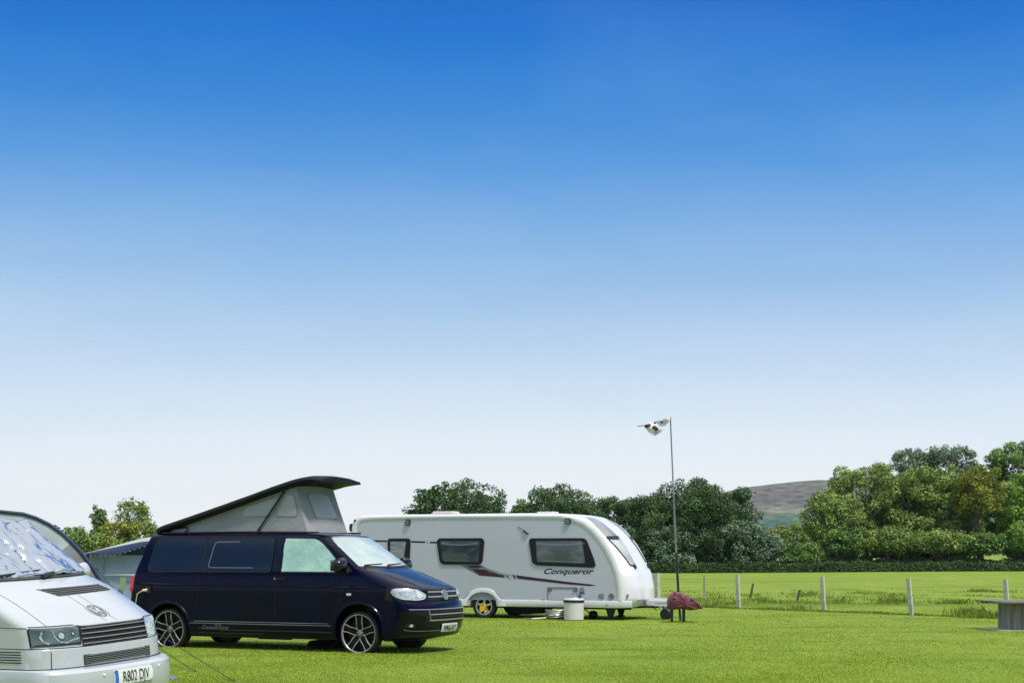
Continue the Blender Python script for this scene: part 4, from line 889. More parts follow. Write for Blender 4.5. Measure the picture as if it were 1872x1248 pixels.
    for u, y in ((3.30,-0.85),(2.98,0.85),(-3.4,-0.85),(-3.4,0.85)):
        lg = MB(); lg.add([(u-0.14,y-0.02,0.31),(u+0.14,y-0.02,0.31),(u+0.05,y-0.02,0.05),(u-0.05,y-0.02,0.05),(u-0.14,y+0.04,0.31),(u+0.14,y+0.04,0.31),(u+0.05,y+0.04,0.05),(u-0.05,y+0.04,0.05)], [(0,1,2,3),(4,7,6,5),(0,4,5,1),(1,5,6,2),(2,6,7,3),(3,7,4,0)])
        lg.box((u,y,0.03), (0.18,0.16,0.04)); obj('corner_steady', lg, M_DKSTEEL, t)
    for sg in (-1, 1):
        y = sg*1.05; u, z, rr = -0.036, 0.30, 0.225
        disc = MB(); disc.lathe([(0.001,y-sg*0.10),(rr*0.95,y-sg*0.10),(rr*0.97,y-sg*0.03),(rr*0.97,y-sg*0.16)], (u,0,z), 'Y', 32); wh = obj('wheel', disc, M_UNDER, t)
        obj('tyre', tyre_mb((u, y, z), sg, 0.32, rr, 0.19), M_RUBBER, wh)
        rm = MB(); rm.lathe([(rr+0.002,y-sg*0.01),(rr,y+sg*0.006),(rr-0.022,y+sg*0.004),(rr-0.03,y-sg*0.03)], (u,0,z), 'Y', 40); obj('rim', rm, M_WRIM, wh)
        sp = MB()
        for k in range(5):
            a = R(90+72*k); d = Vector((math.cos(a), 0, math.sin(a))); nn = Vector((-d.z, 0, d.x)); c0 = Vector((u, y-sg*0.02, z))
            pts = [c0+d*0.03+nn*0.035, c0+d*0.03-nn*0.035, c0+d*(rr-0.02)-nn*0.024, c0+d*(rr-0.02)+nn*0.024]; bk = [p-Vector((0, sg*0.03, 0)) for p in pts]
            sp.add(pts+bk, [(0,1,2,3),(4,7,6,5),(0,4,5,1),(1,5,6,2),(2,6,7,3),(3,7,4,0)])
        sp.lathe([(0.001,y-sg*0.0),(0.05,y-sg*0.005),(0.06,y-sg*0.03)], (u,0,z), 'Y', 20); obj('spokes', sp, M_WRIM, wh, ang=30)
    return t
caravan = build_caravan()
# yellow wheel lock clamped on the near wheel
def wheel_lock():
    mb = MB(); pts = []
    n = 22
    for k in range(n): a = 2*math.pi*k/n; pts.append((0.075*math.cos(a)*1.0, 0.12*math.sin(a)+(-0.03)))
    th = R(-25)
    f = lambda y: (lambda a, b: (a*math.cos(th)-b*math.sin(th), y, a*math.sin(th)+b*math.cos(th)))
    mb.prism(pts, f(-0.035), f(0.0)); mb.tube([(0,-0.03,-0.02),(0.0,0.06,-0.02)], 0.02, 10)
    mb.box((0.05,0.0,-0.14), (0.05,0.05,0.10), b=0.01)
    c, s = math.cos(R(-CYAW)), math.sin(R(-CYAW)); u, y, z = -0.03, -1.09, 0.30
    o = obj('wheel_lock', mb, M_YELLOW, None); o.location = (CX+u*c-y*s, CY+u*s+y*c, z); o.rotation_euler = (0,0,R(-CYAW))
    tag(o, 'yellow security lock clamped over the caravan wheel', 'wheel lock')
    h = MB(); h.lathe([(0.001,-0.040),(0.018,-0.040),(0.02,-0.03)], (-0.01,0,0.03), 'Y', 12); obj('lock_keyhole', h, M_INK, o)
wheel_lock()
# ======================= ground, field, hill =======================
def ground_material():
    m = bpy.data.materials.new('meadow'); m.use_nodes = True; t = m.node_tree; b = t.nodes['Principled BSDF']; b.inputs['Roughness'].default_value = 0.9; b.inputs['Specular IOR Level'].default_value = 0.15
    g = t.nodes.new('ShaderNodeNewGeometry')
    def noise(sc, stretch, det=4):
        mp = t.nodes.new('ShaderNodeMapping'); mp.inputs['Scale'].default_value = stretch; n = t.nodes.new('ShaderNodeTexNoise'); n.inputs['Scale'].default_value = sc; n.inputs['Detail'].default_value = det
        t.links.new(g.outputs['Position'], mp.inputs[0]); t.links.new(mp.outputs[0], n.inputs['Vector']); return n.outputs[0]
    def mix(f, a, bb):
        x = t.nodes.new('ShaderNodeMix'); x.data_type = 'RGBA'
        for s_, v in (('Factor', f), ('A', a), ('B', bb)):
            if isinstance(v, tuple): x.inputs[s_].default_value = (*v, 1)
            else: t.links.new(v, x.inputs[s_])
        return x.outputs['Result']
    def rng(v, lo, hi):
        r = t.nodes.new('ShaderNodeMapRange'); r.inputs[1].default_value = lo; r.inputs[2].default_value = hi; t.links.new(v, r.inputs[0]); return r.outputs[0]
    c1 = mix(rng(noise(0.35, (1,.45,1)), .35, .65), (0.170,0.245,0.026), (0.208,0.282,0.034))
    c2 = mix(rng(noise(1.6, (1,.4,1), 6), .50, .72), c1, (0.128,0.205,0.022))
    c3 = mix(rng(noise(14, (1,.6,1), 5), .45, .75), c2, (0.215,0.280,0.052))
    c4 = mix(rng(noise(0.12, (.35,1.3,1), 5), .56, .66), c3, (0.115,0.188,0.024))
    c5 = mix(rng(noise(0.5, (.5,1.6,1), 7), .52, .70), c4, (0.105,0.175,0.024))
    t.links.new(c5, b.inputs['Base Color'])
    n = noise(30, (1,1,1), 4); bu = t.nodes.new('ShaderNodeBump'); bu.inputs['Strength'].default_value = 0.7; bu.inputs['Distance'].default_value = 0.03
    t.links.new(n, bu.inputs['Height']); t.links.new(bu.outputs[0], b.inputs['Normal']); return m
gm = ground_material()
def gz(x, y):
    """gentle swell of the field: flat near the vehicles"""
    k = min(1, max(0, (y-48)/25)); return k*(0.05*math.sin(x*0.11+y*0.07)+0.04*math.sin(x*0.05-y*0.16+1))
gmb = MB(); xs = [-3400,-1500,-500,-200]+[-120+4*i for i in range(61)]+[200,500,1500,3400]; ys = [-3400,-500,-60]+[-20+4*i for i in range(45)]+[200,300,600,1500,3400]
gmb.grid([[(x, y, gz(x, y) if y < 150 and abs(x) < 130 else 0.0) for x in xs] for y in ys])
tag(obj('ground', gmb, gm), kind='structure')

def mesh_from_quads(name, V, k=4):
    n = len(V)//k; me = bpy.data.meshes.new(name); me.vertices.add(len(V)); me.vertices.foreach_set('co', V.astype(np.float32).ravel())
    me.loops.add(len(V)); me.loops.foreach_set('vertex_index', np.arange(len(V), dtype=np.int32)); me.polygons.add(n)
    me.polygons.foreach_set('loop_start', np.arange(0, len(V), k, dtype=np.int32)); me.polygons.foreach_set('loop_total', np.full(n, k, dtype=np.int32)); me.update(); return me
def add_rnd(me, vals, k):
    a = me.attributes.new('rnd', 'FLOAT', 'POINT'); a.data.foreach_set('value', np.repeat(vals, k).astype(np.float32))
def leaf_mat(name, col, col2, trans=0.12, nscale=0.5, vary=0.62):
    if name in MATS: return MATS[name]
    m = bpy.data.materials.new(name); m.use_nodes = True; t = m.node_tree; t.nodes.clear(); out = t.nodes.new('ShaderNodeOutputMaterial')
    at = t.nodes.new('ShaderNodeAttribute'); at.attribute_name = 'rnd'; tcn = t.nodes.new('ShaderNodeTexCoord'); n = t.nodes.new('ShaderNodeTexNoise'); n.inputs['Scale'].default_value = nscale; n.inputs['Detail'].default_value = 3
    t.links.new(tcn.outputs['Object'], n.inputs['Vector']); mr = t.nodes.new('ShaderNodeMapRange'); mr.inputs[1].default_value = .35; mr.inputs[2].default_value = .65; t.links.new(n.outputs[0], mr.inputs[0])
    x = t.nodes.new('ShaderNodeMix'); x.data_type = 'RGBA'; x.inputs['A'].default_value = (*col, 1); x.inputs['B'].default_value = (*col2, 1); t.links.new(mr.outputs[0], x.inputs['Factor'])
    m2 = t.nodes.new('ShaderNodeMapRange'); m2.inputs[3].default_value = 1-vary; m2.inputs[4].default_value = 1+vary; t.links.new(at.outputs['Fac'], m2.inputs[0])
    v = t.nodes.new('ShaderNodeVectorMath'); v.operation = 'SCALE'; t.links.new(x.outputs['Result'], v.inputs[0]); t.links.new(m2.outputs[0], v.inputs['Scale'])
    d = t.nodes.new('ShaderNodeBsdfPrincipled'); d.inputs['Roughness'].default_value = 0.55; d.inputs['Specular IOR Level'].default_value = 0.25; tr = t.nodes.new('ShaderNodeBsdfTranslucent'); mx_ = t.nodes.new('ShaderNodeMixShader'); mx_.inputs[0].default_value = trans
    t.links.new(v.outputs[0], d.inputs['Base Color']); t.links.new(v.outputs[0], tr.inputs[0]); t.links.new(d.outputs[0], mx_.inputs[1]); t.links.new(tr.outputs[0], mx_.inputs[2]); t.links.new(mx_.outputs[0], out.inputs[0])
    MATS[name] = m; return m
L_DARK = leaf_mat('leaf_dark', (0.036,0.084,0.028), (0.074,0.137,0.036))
L_MID = leaf_mat('leaf_mid', (0.087,0.179,0.043), (0.168,0.263,0.054))
L_OLIVE = leaf_mat('leaf_olive', (0.134,0.224,0.052), (0.258,0.330,0.074))
L_YEL = leaf_mat('leaf_yellow', (0.170,0.215,0.030), (0.270,0.275,0.040))
L_GREY = leaf_mat('leaf_grey', (0.094,0.165,0.094), (0.182,0.259,0.154))
L_BRIGHT = leaf_mat('leaf_bright', (0.130,0.260,0.038), (0.220,0.350,0.050))
L_HEDGE = leaf_mat('hedge_leaf', (0.030,0.070,0.018), (0.055,0.105,0.022))
L_GRASS = leaf_mat('grass_blade', (0.232,0.334,0.022), (0.292,0.388,0.034), 0.5, 0.6, 0.10)
L_TUFT = leaf_mat('rough_grass', (0.15,0.215,0.030), (0.24,0.31,0.045), 0.4, 1.0, 0.4)
def leaf_quads(P, Nrm, S, rng, aspect=0.75):
    n = len(P); r = rng.normal(size=(n, 3)); T = np.cross(Nrm, r); T /= np.linalg.norm(T, axis=1)[:, None]+1e-9; B = np.cross(Nrm, T); B /= np.linalg.norm(B, axis=1)[:, None]+1e-9
    S = S[:, None]; A = T*S*0.5; Bb = B*S*0.5*aspect
    return np.stack([P-A, P-Bb*0.9+A*0.1, P+A, P+Bb*0.9-A*0.1], axis=1).reshape(-1, 3)
def crown_points(rng, a, b, zb, zt, n_leaf, loose=0.0, style='round'):
    """clumps spread through an uneven hull, leaves on the clumps"""
    h = (zt-zb)/2; cz = (zt+zb)/2; nc = int(60+34*a) if style != 'spiky' else int(40+16*a)
    th = rng.uniform(0, 2*np.pi, nc); cosv = rng.uniform(-1, 1, nc); sv = np.sqrt(1-cosv**2)
    rad = rng.uniform(0.35, 1.0, nc)**0.45
    wob = 1+0.13*np.sin(3*th+rng.uniform(0, 6))*sv+0.09*np.sin(5*th+rng.uniform(0, 6))
    ex = np.sign(cosv)*np.abs(cosv)**0.8; rad = np.where(rng.uniform(0,1,nc) < 0.12, rad*1.10, rad); C = np.stack([a*0.90*np.cos(th)*sv**0.7*rad*wob, b*0.90*np.sin(th)*sv**0.7*rad*wob, cz+h*0.90*ex*rad], 1)
    cr = (0.24+0.46*rng.uniform(0, 1, nc)**1.6)*(0.55+0.18*a)
    if style == 'spiky':
        k = (C[:, 2]-zb)/(zt-zb); C[:, 0] *= (1.15-0.85*k); C[:, 1] *= (1.15-0.85*k); cr *= (1.1-0.5*k)
        ns = 7; sx = rng.uniform(-0.45, 0.45, ns)*a; sp_ = np.stack([sx, rng.uniform(-.3, .3, ns)*b, zt-h*rng.uniform(0.0, 0.35, ns)], 1); C = np.concatenate([C, sp_]); cr = np.concatenate([cr, rng.uniform(0.10, 0.15, ns)*a])
    else:
        C[:, 2] = np.where(C[:, 2]-cr < zb, zb+cr*0.8, C[:, 2])
    w = cr**2; w /= w.sum(); idx = rng.choice(len(C), n_leaf, p=w)
    d = rng.normal(size=(n_leaf, 3)); d[:, 2] += 0.25; d /= np.linalg.norm(d, axis=1)[:, None]
    rr = cr[idx]*rng.uniform(0.55, 1.08, n_leaf)**(0.6+loose); P = C[idx]+d*rr[:, None]*np.array([1.05, 1.05, 0.85])
    N = d+rng.normal(size=(n_leaf, 3))*0.55; N[:, 2] += 0.25; N /= np.linalg.norm(N, axis=1)[:, None]
    tone = rng.uniform(0, 1, len(C))[idx]*0.55+rng.uniform(0, 1, n_leaf)*0.45
    if style == 'spiky': pass
    jit = rng.normal(0, 0.07, (n_leaf, 3)); P = P+jit
    return P, N, tone, C, cr
TREE_N = [0]
def tree(name, label, cat, px, hw, top, Y, lm, group=None, base=None, style='round', loose=0.0, dens=1.0, seed=0, zb=None, leaf=0.20, trunk=True, depth=0.8):
    rng = np.random.default_rng(1000+seed); k = Y/FX; x = (px-936)*k; a = hw*k; zt = CH+(HY-top)*k
    zb = (0.0 if base is None else CH+(HY-base)*k) if zb is None else zb; zb = max(0.1, zb)
    t = thing(name, label, cat, (x, Y, 0), 0, group)
    nl = int(1700*a*max(a, (zt-zb)/2)*dens)+600
    P, N, tone, C, cr = crown_points(rng, a, a*depth, zb, zt, nl, loose, style)
    V = leaf_quads(P, N, rng.uniform(0.7, 1.3, nl)*leaf, rng); me = mesh_from_quads('crown', V); add_rnd(me, tone, 4)
    me.materials.append(lm); cw = bpy.data.objects.new('crown', me); COL.objects.link(cw); cw.parent = t
    if trunk:
        tb = MB(); r0 = 0.09+0.035*a; rj = random.Random(seed); tb.tube([(0,0,-0.1),(0.05*a,0,zt*0.22),(-0.03*a,0.02,zt*0.45),(0.02*a,0,zt*0.72)], [r0*1.25,r0,r0*0.8,r0*0.3], 8)
        order = np.argsort(-cr)[:9]
        for i in order:
            c = C[i]; z0 = zt*rj.uniform(0.22, 0.5)
            tb.tube([(0,0,z0), (c[0]*0.45, c[1]*0.45, z0+(c[2]-z0)*0.55), (c[0]*0.95, c[1]*0.95, c[2])], [r0*0.55, r0*0.32, r0*0.1], 6)
        obj('trunk', tb, M_BARK, t)
    return t
TR = 'trees along the far edge of the field'
LFT = 'trees behind the tents on the left'
T = [ # name, label, cat, px, hw, top, Y, mat, group, kwargs
 ('bush','small dark treetop just right of the arched grey tent','bush',99,14,961,150,L_DARK,LFT,{}),
 ('tree','low dark green round tree between the grey tent and the pointed tree','tree',134,27,957,146,L_MID,LFT,{}),
 ('tree','pointed green tree with a ragged narrow top left of the yellow-green bushes','tree',181,30,925,138,L_MID,LFT,dict(style='spiky')),
 ('bush','yellow-green bush spreading below the pointed tree on the left','bush',214,40,947,132,L_YEL,LFT,{}),
 ('bush','olive bush low behind the small awning canopy','bush',160,46,972,128,L_OLIVE,LFT,{}),
 ('tree','tall loose-crowned tree with sky showing through above the tail of the dark van','tree',245,30,913,142,L_OLIVE,LFT,dict(loose=1.2,dens=0.62,base=975)),
 ('bush','green bush half hidden by the rear end of the dark van','bush',268,34,952,136,L_OLIVE,LFT,{}),
 ('tree','tree with a thin crown full of sky gaps above the left of the caravan roof','tree',808,62,876,146,L_DARK,TR,dict(loose=1.3,dens=0.40,leaf=0.3)),
 ('tree','rounded dark tree above the middle of the caravan roof, highest of those behind it','tree',862,66,870,142,L_DARK,TR,dict(dens=0.8)),
 ('tree','small dark tree joining the two round trees above the caravan roof','tree',962,36,903,144,L_MID,TR,{}),
 ('tree','broad round dark tree above the front window of the caravan','tree',1032,80,887,143,L_DARK,TR,{}),
 ('tree','low dark tree behind the rounded front of the caravan','tree',1122,62,903,147,L_DARK,TR,{}),
 ('tree','dark tree left of the flagpole beside the largest dark tree','tree',1190,48,900,143,L_DARK,TR,{}),
 ('tree','largest dark round tree directly behind the flagpole','tree',1272,114,879,141,L_DARK,TR,dict(dens=1.15)),
 ('shrub','dark shrub at the foot of the trees left of the flagpole','shrub',1178,44,965,139.0,L_DARK,TR,{}),
 ('shrub','grey-green flowering shrub in front of the big dark tree, left of the flagpole foot','shrub',1225,46,958,138.4,L_GREY,TR,{}),
 ('shrub','pale grey-green shrub under the right side of the big dark tree','shrub',1352,52,946,138.3,L_GREY,TR,{}),
 ('shrub','low grey-green shrub between the big dark tree and the gap with the hill','shrub',1398,40,978,138.4,L_GREY,TR,{}),
 ('bush','olive bush in the gap below the hill','bush',1440,44,955,152,L_OLIVE,TR,dict(zb=.5)),
 ('bush','low green bush beneath the gap with the hill','bush',1460,55,990,139.5,L_MID,TR,{}),
 ('tree','yellow-green tree at the left end of the tall right-hand wood','tree',1522,58,900,141,L_OLIVE,TR,dict(base=1008)),
 ('tree','rounded olive tree with the first high top right of the hill','tree',1582,72,842,146,L_OLIVE,TR,dict(dens=1.3,base=1002)),
 ('tree','olive green tree in the middle of the right-hand wood','tree',1655,72,846,144,L_OLIVE,TR,dict(dens=1.3,base=1000)),
 ('tree','mid green tree right of the middle of the right-hand wood','tree',1730,76,847,145,L_OLIVE,TR,dict(dens=1.3,base=1002)),
 ('tree','yellowing tree near the right edge of the wood','tree',1786,44,850,141,L_YEL,TR,dict(base=945)),
 ('tree','pointed dark treetop rising behind the olive trees','tree',1670,44,820,154,L_GREY,TR,dict(base=880,loose=1.0,dens=.8)),
 ('tree','dark ragged treetop rising behind the wood, left of the tallest','tree',1742,50,814,153,L_GREY,TR,dict(base=890,loose=1.0,dens=.8)),
 ('tree','tallest dark tree at the right edge of the photo','tree',1856,72,808,149,L_MID,TR,dict(dens=1.3,base=1000)),
 ('tree','bright green tree at the right edge below the tallest dark tree','tree',1868,52,860,142,L_BRIGHT,TR,{}),
 ('bush','bright leafy bush low in front of the left part of the right-hand wood','bush',1540,44,968,139.2,L_MID,TR,dict(base=1012,loose=.5)),
 ('bush','light green bush low in front of the middle of the right-hand wood','bush',1622,46,962,139.0,L_OLIVE,TR,dict(loose=.8,base=1010,dens=.8)),
 ('bush','light green bush with low spreading branches near the right of the wood','bush',1716,60,972,139.2,L_OLIVE,TR,dict(loose=.8,base=1010,dens=.8)),
 ('bush','leafy green bush at the right end of the wood, above the hedge','bush',1796,40,976,139.4,L_MID,TR,dict(base=1013)),
 ('bush','green bush at the far right edge of the photo above the hedge','bush',1882,46,950,139.4,L_BRIGHT,TR,dict(base=1010,loose=.5)),
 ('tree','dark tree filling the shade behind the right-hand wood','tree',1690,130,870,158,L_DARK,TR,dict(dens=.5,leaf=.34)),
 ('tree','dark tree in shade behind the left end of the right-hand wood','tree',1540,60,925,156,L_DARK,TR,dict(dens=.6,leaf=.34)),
]
for i, (n_, l_, c_, px, hw, top, Y, lm, g_, kw) in enumerate(T):
    tree(n_, l_, c_, px, hw, top, Y, lm, group=g_, seed=i, **kw)
# ---- hedge and rough bank at the field edge ----
def hedge(name, label, x0, x1, Y, z0, z1, dep, lm, n, seed, leaf=0.16):
    rng = np.random.default_rng(seed); X = rng.uniform(x0, x1, n); top = z1*(0.86+0.10*np.sin(X*0.7)+0.07*np.sin(X*2.3+1)+0.05*np.sin(X*5.1))
    u = rng.uniform(0, 1, n); face = rng.uniform(0, 1, n) < 0.6
    Z = np.where(face, z0+(top-z0)*u, top+rng.normal(0, 0.05, n)); Yv = np.where(face, Y-dep/2+rng.normal(0, 0.08, n), Y+rng.uniform(-.5, .5, n)*dep)
    P = np.stack([X, Yv, Z], 1); N = rng.normal(size=(n, 3))*0.5; N[:, 1] -= face*1.0; N[:, 2] += 0.35+(~face)*0.8; N /= np.linalg.norm(N, axis=1)[:, None]
    V = leaf_quads(P, N, rng.uniform(.7, 1.3, n)*leaf, rng); me = mesh_from_quads('foliage', V); add_rnd(me, rng.uniform(0, 1, n), 4); me.materials.append(lm)
    t = thing(name, label, 'hedge'); o = bpy.data.objects.new('foliage', me); COL.objects.link(o); o.parent = t
    core = MB(); xs_ = np.arange(x0, x1+1, 1.0); core.grid([[(x, Y+s*dep*0.36, z) for x in xs_] for s, z in ((-1, 0.0), (-1, z1*0.62), (1, z1*0.62), (1, 0.0))]); obj('branches', core, mat('hedge_core', (0.012,0.018,0.008), 0.95), t)  # plain near-black box core filling the hedge behind its leaves
    return t
hedge('hedge', 'long low clipped dark green hedge across the far side of the field', -80, 60, 137.4, 0.0, 0.92, 1.3, L_HEDGE, 52000, 5)
hedge('bramble_bank', 'rough taller green bank of brambles behind the clipped hedge under the trees', 8, 56, 139.6, 0.2, 1.25, 1.6, leaf_mat('bank_leaf', (0.040,0.090,0.026), (0.075,0.140,0.034)), 17000, 9, 0.22)
# ---- hill ----
def hill():
    prof = [(950,1006),(1050,1000),(1150,955),(1250,918),(1345,894),(1400,886),(1450,880),(1490,878),(1540,881),(1700,892),(1950,905),(2300,960),(2600,1002)]
    Yh = 2400.0; k = Yh/FX; rows = []; rj = random.Random(3)
    def ht(px):
        for a, b in zip(prof, prof[1:]):
            if px <= b[0]: return a[1]+(b[1]-a[1])*(px-a[0])/(b[0]-a[0])
        return prof[-1][1]
    from mathutils import noise
    NX, NY = 150, 34
    for j in range(NY+1):
        f = j/NY; row = []
        for i in range(NX+1):
            px = 950+1650*i/NX; H_ = (HY-ht(px))*k*1.0; s = math.sin(f*math.pi/2)**1.25; x = (px-936)*k*(0.86+0.14*f); y = Yh-760*(1-f)
            nzv = noise.fractal(Vector((x*0.006, y*0.006, 0)), 0.9, 2.1, 5)*7*s*(1-f*0.75)
            row.append((x, y, H_*s*(y/Yh)**0.0+CH*s+nzv-0.5))
        rows.append(row)
    rows.append([(x, y+900, z-60) for x, y, z in rows[-1]])
    mb = MB(); mb.grid(rows)
    m = bpy.data.materials.new('heather_hill'); m.use_nodes = True; t = m.node_tree; b = t.nodes['Principled BSDF']; b.inputs['Roughness'].default_value = 0.95; b.inputs['Specular IOR Level'].default_value = 0.1
    g = t.nodes.new('ShaderNodeNewGeometry'); s = t.nodes.new('ShaderNodeSeparateXYZ'); t.links.new(g.outputs['Position'], s.inputs[0])
    mp = t.nodes.new('ShaderNodeMapping'); mp.inputs['Scale'].default_value = (1, .35, 2.5); n = t.nodes.new('ShaderNodeTexNoise'); n.inputs['Scale'].default_value = 0.022; n.inputs['Detail'].default_value = 8; t.links.new(g.outputs['Position'], mp.inputs[0]); t.links.new(mp.outputs[0], n.inputs['Vector'])
    a = t.nodes.new('ShaderNodeMath'); a.operation = 'MULTIPLY_ADD'; a.inputs[1].default_value = 46; t.links.new(n.outputs[0], a.inputs[0]); t.links.new(s.outputs['Z'], a.inputs[2])
    mr = t.nodes.new('ShaderNodeMapRange'); mr.inputs[1].default_value = 20; mr.inputs[2].default_value = 135; t.links.new(a.outputs[0], mr.inputs[0])
    cr_ = t.nodes.new('ShaderNodeValToRGB'); e = cr_.color_ramp.elements; e[0].position = 0.0; e[0].color = (0.045,0.105,0.075,1); e[1].position = 1.0; e[1].color = (0.085,0.095,0.075,1)
    for p, c in ((0.36,(0.040,0.095,0.072,1)),(0.45,(0.085,0.12,0.075,1)),(0.49,(0.16,0.15,0.12,1)),(0.56,(0.085,0.095,0.08,1)),(0.76,(0.105,0.10,0.095,1)),(0.9,(0.115,0.125,0.085,1))): q = e.new(p); q.color = c
    t.links.new(mr.outputs[0], cr_.inputs[0])
    n2 = t.nodes.new('ShaderNodeTexNoise'); n2.inputs['Scale'].default_value = 0.07; n2.inputs['Detail'].default_value = 6; t.links.new(mp.outputs[0], n2.inputs['Vector'])
    m3 = t.nodes.new('ShaderNodeMapRange'); m3.inputs[1].default_value = .35; m3.inputs[2].default_value = .7; m3.inputs[3].default_value = 0.55; m3.inputs[4].default_value = 1.45; t.links.new(n2.outputs[0], m3.inputs[0])
    v = t.nodes.new('ShaderNodeVectorMath'); v.operation = 'SCALE'; t.links.new(cr_.outputs[0], v.inputs[0]); t.links.new(m3.outputs[0], v.inputs['Scale']); t.links.new(v.outputs[0], b.inputs['Base Color'])
    tag(obj('hill', mb, m, ang=None), kind='structure')
hill()
# ---- grass blades: fine turf near the camera, longer tufts along the fence ----
def turf():
    rng = np.random.default_rng(77); n = 330000; Y = 1/(rng.uniform(1/58.0, 1/18.6, n)); X = (rng.uniform(-1.06, 1.06, n))*936/FX*Y
    # patchy: drop some
    keep = rng.uniform(0, 1, n) < 0.80+0.2*np.sin(X*1.7)*np.sin(Y*0.9); X, Y = X[keep], Y[keep]; n = len(X)
    hgt = rng.uniform(0.010, 0.026, n)*(1+0.35*np.sin(X*0.9+Y*0.4)*np.sin(Y*0.55)); w = rng.uniform(0.004, 0.009, n)*(Y/24)**0.8; ang = rng.uniform(0, np.pi, n)
    dx, dy = np.cos(ang)*w, np.sin(ang)*w; lx, ly = rng.normal(0, 0.5, n)*hgt, rng.normal(0, 0.5, n)*hgt
    z0 = np.full(n, -0.002); kf = np.clip((Y-48)/25, 0, 1); z0 += kf*(0.05*np.sin(X*0.11+Y*0.07)+0.04*np.sin(X*0.05-Y*0.16+1))
    V = np.stack([np.stack([X-dx, Y-dy, z0], 1), np.stack([X+dx, Y+dy, z0], 1), np.stack([X+lx, Y+ly, z0+hgt], 1)], 1).reshape(-1, 3)
    me = mesh_from_quads('grass', V, 3); add_rnd(me, rng.uniform(0, 1, n), 3); me.materials.append(L_GRASS); o = bpy.data.objects.new('grass', me); COL.objects.link(o); tag(o, 'short mown bright green grass of the camping field', 'grass', kind='stuff')
turf()
def tufts():
    rng = np.random.default_rng(5); XS, YS, HS = [], [], []
    def seg(p0, p1, n, h, spread):
        a, b = px_ground(*p0), px_ground(*p1); t_ = rng.uniform(0, 1, n)
        d = 0.5+0.5*np.sin(t_*37+rng.uniform(0, 6))*np.sin(t_*11+1)
        XS.append(a[0]+(b[0]-a[0])*t_+rng.normal(0, spread, n)); YS.append(a[1]+(b[1]-a[1])*t_+rng.normal(0, spread, n)); HS.append(rng.uniform(0.4, 1.0, n)*h*(0.55+0.6*d))
    seg((1186,1106),(1860,1131), 4200, 0.10, 0.10)
    seg((1200,1100),(1330,1106), 160, 0.26, 0.25)
    seg((1260,1099),(1520,1104), 260, 0.20, 0.4); seg((1400,1101),(1680,1104), 900, 0.07, 0.2); seg((1560,1084),(1640,1086), 200, 0.09, 0.5)
    for (x, y, w_, h, n) in ((1300,1108,26,.28,350),(1330,1104,18,.22,250),(1392,1097,14,.28,400),(1406,1100,16,.2,400),(1486,1086,20,.25,500),(1530,1100,16,.22,500),(1632,1100,30,.34,900),(1592,1083,40,.16,700),(1745,1103,16,.30,600),(1720,1103,10,.15,300),(1772,1127,22,.45,1500),(1800,1129,30,.30,1400),(1830,1130,22,.2,700),(1790,1081,22,.26,1000),(1830,1082,26,.18,800),(1780,1088,12,.12,300),(1462,1114,14,.3,400),(1248,1106,10,.3,300)):
        seg((x-w_*.8,y),(x+w_*.8,y), int(n*0.32), h*0.7, 0.18)
    for _ in range(150):
        x = rng.uniform(1200, 1872); y = rng.uniform(1062, 1104); w_ = rng.uniform(2, 16); seg((x-w_, y), (x+w_, y+rng.uniform(-.6, .6)), int(8+w_*5), rng.uniform(0.04, 0.13), 0.3)
    X, Y, Hh = map(np.concatenate, (XS, YS, HS)); n = len(X); w = rng.uniform(0.006, 0.016, n); ang = rng.uniform(0, np.pi, n); dx, dy = np.cos(ang)*w, np.sin(ang)*w; lx, ly = rng.normal(0, 0.3, n)*Hh, rng.normal(0, 0.3, n)*Hh
    V = np.stack([np.stack([X-dx, Y-dy, 0*X-0.05], 1), np.stack([X+dx, Y+dy, 0*X-0.05], 1), np.stack([X+dx*.5+lx*.5, Y+dy*.5+ly*.5, Hh*.65], 1), np.stack([X+lx, Y+ly, Hh], 1)], 1).reshape(-1, 3)
    me = mesh_from_quads('tall_grass', V, 4); add_rnd(me, rng.uniform(0, 1, n), 4); me.materials.append(L_TUFT); o = bpy.data.objects.new('tall_grass', me); COL.objects.link(o); tag(o, 'longer rough grass and weeds along the fence line and in the field beyond', 'long grass', kind='stuff')
tufts()
# ---- fence posts and stakes ----
def post(px, top, base, w, lean, label, name='fence_post', cat='fence post', m=None, group='pale posts in line along the field fence', d=None, strut=False):
    x, y = px_ground(px, base); h = (base-top)*y/FX; mb = MB(); d = d or w*0.8; q = Matrix.Rotation(R(-42), 3, 'Z') if m is None else Matrix.Identity(3)
    lx = lean*h; n = 5; L = []
    for k in range(n+1):
        f = k/n; s = 1-0.15*f; c = Vector((lx*f, 0, -0.15+(h+0.15)*f)); L.append([c+q @ Vector((i*w/2*s, j*d/2*s, 0)) for i, j in ((-1,-1),(1,-1),(1,1),(-1,1))])
    vs = [p for r_ in L for p in r_]; mb.add(vs, [(i*4+k, i*4+(k+1) % 4, (i+1)*4+(k+1) % 4, (i+1)*4+k) for i in range(n) for k in range(4)]+[(3,2,1,0),(n*4,n*4+1,n*4+2,n*4+3)])
    o = obj(name, mb, m or M_CONC, smooth=False); o.location = (x, y, 0); return tag(o, label, cat, group)
post(1200, 1047, 1110, 0.21, 0.0, 'thick pale post standing just right of the caravan front')
post(1351, 1050, 1112, 0.115, -0.05, 'pale post leaning left, first one right of the maroon cover')
post(1507, 1053, 1117, 0.115, -0.06, 'pale fence post below the left end of the tall wood')
post(1667, 1056, 1124, 0.115, -0.09, 'pale fence post below the middle of the tall wood, second left of the table')
post(1843, 1058, 1130, 0.115, -0.07, 'pale fence post rising behind the timber table')
WS = 'old wooden stakes in the field'
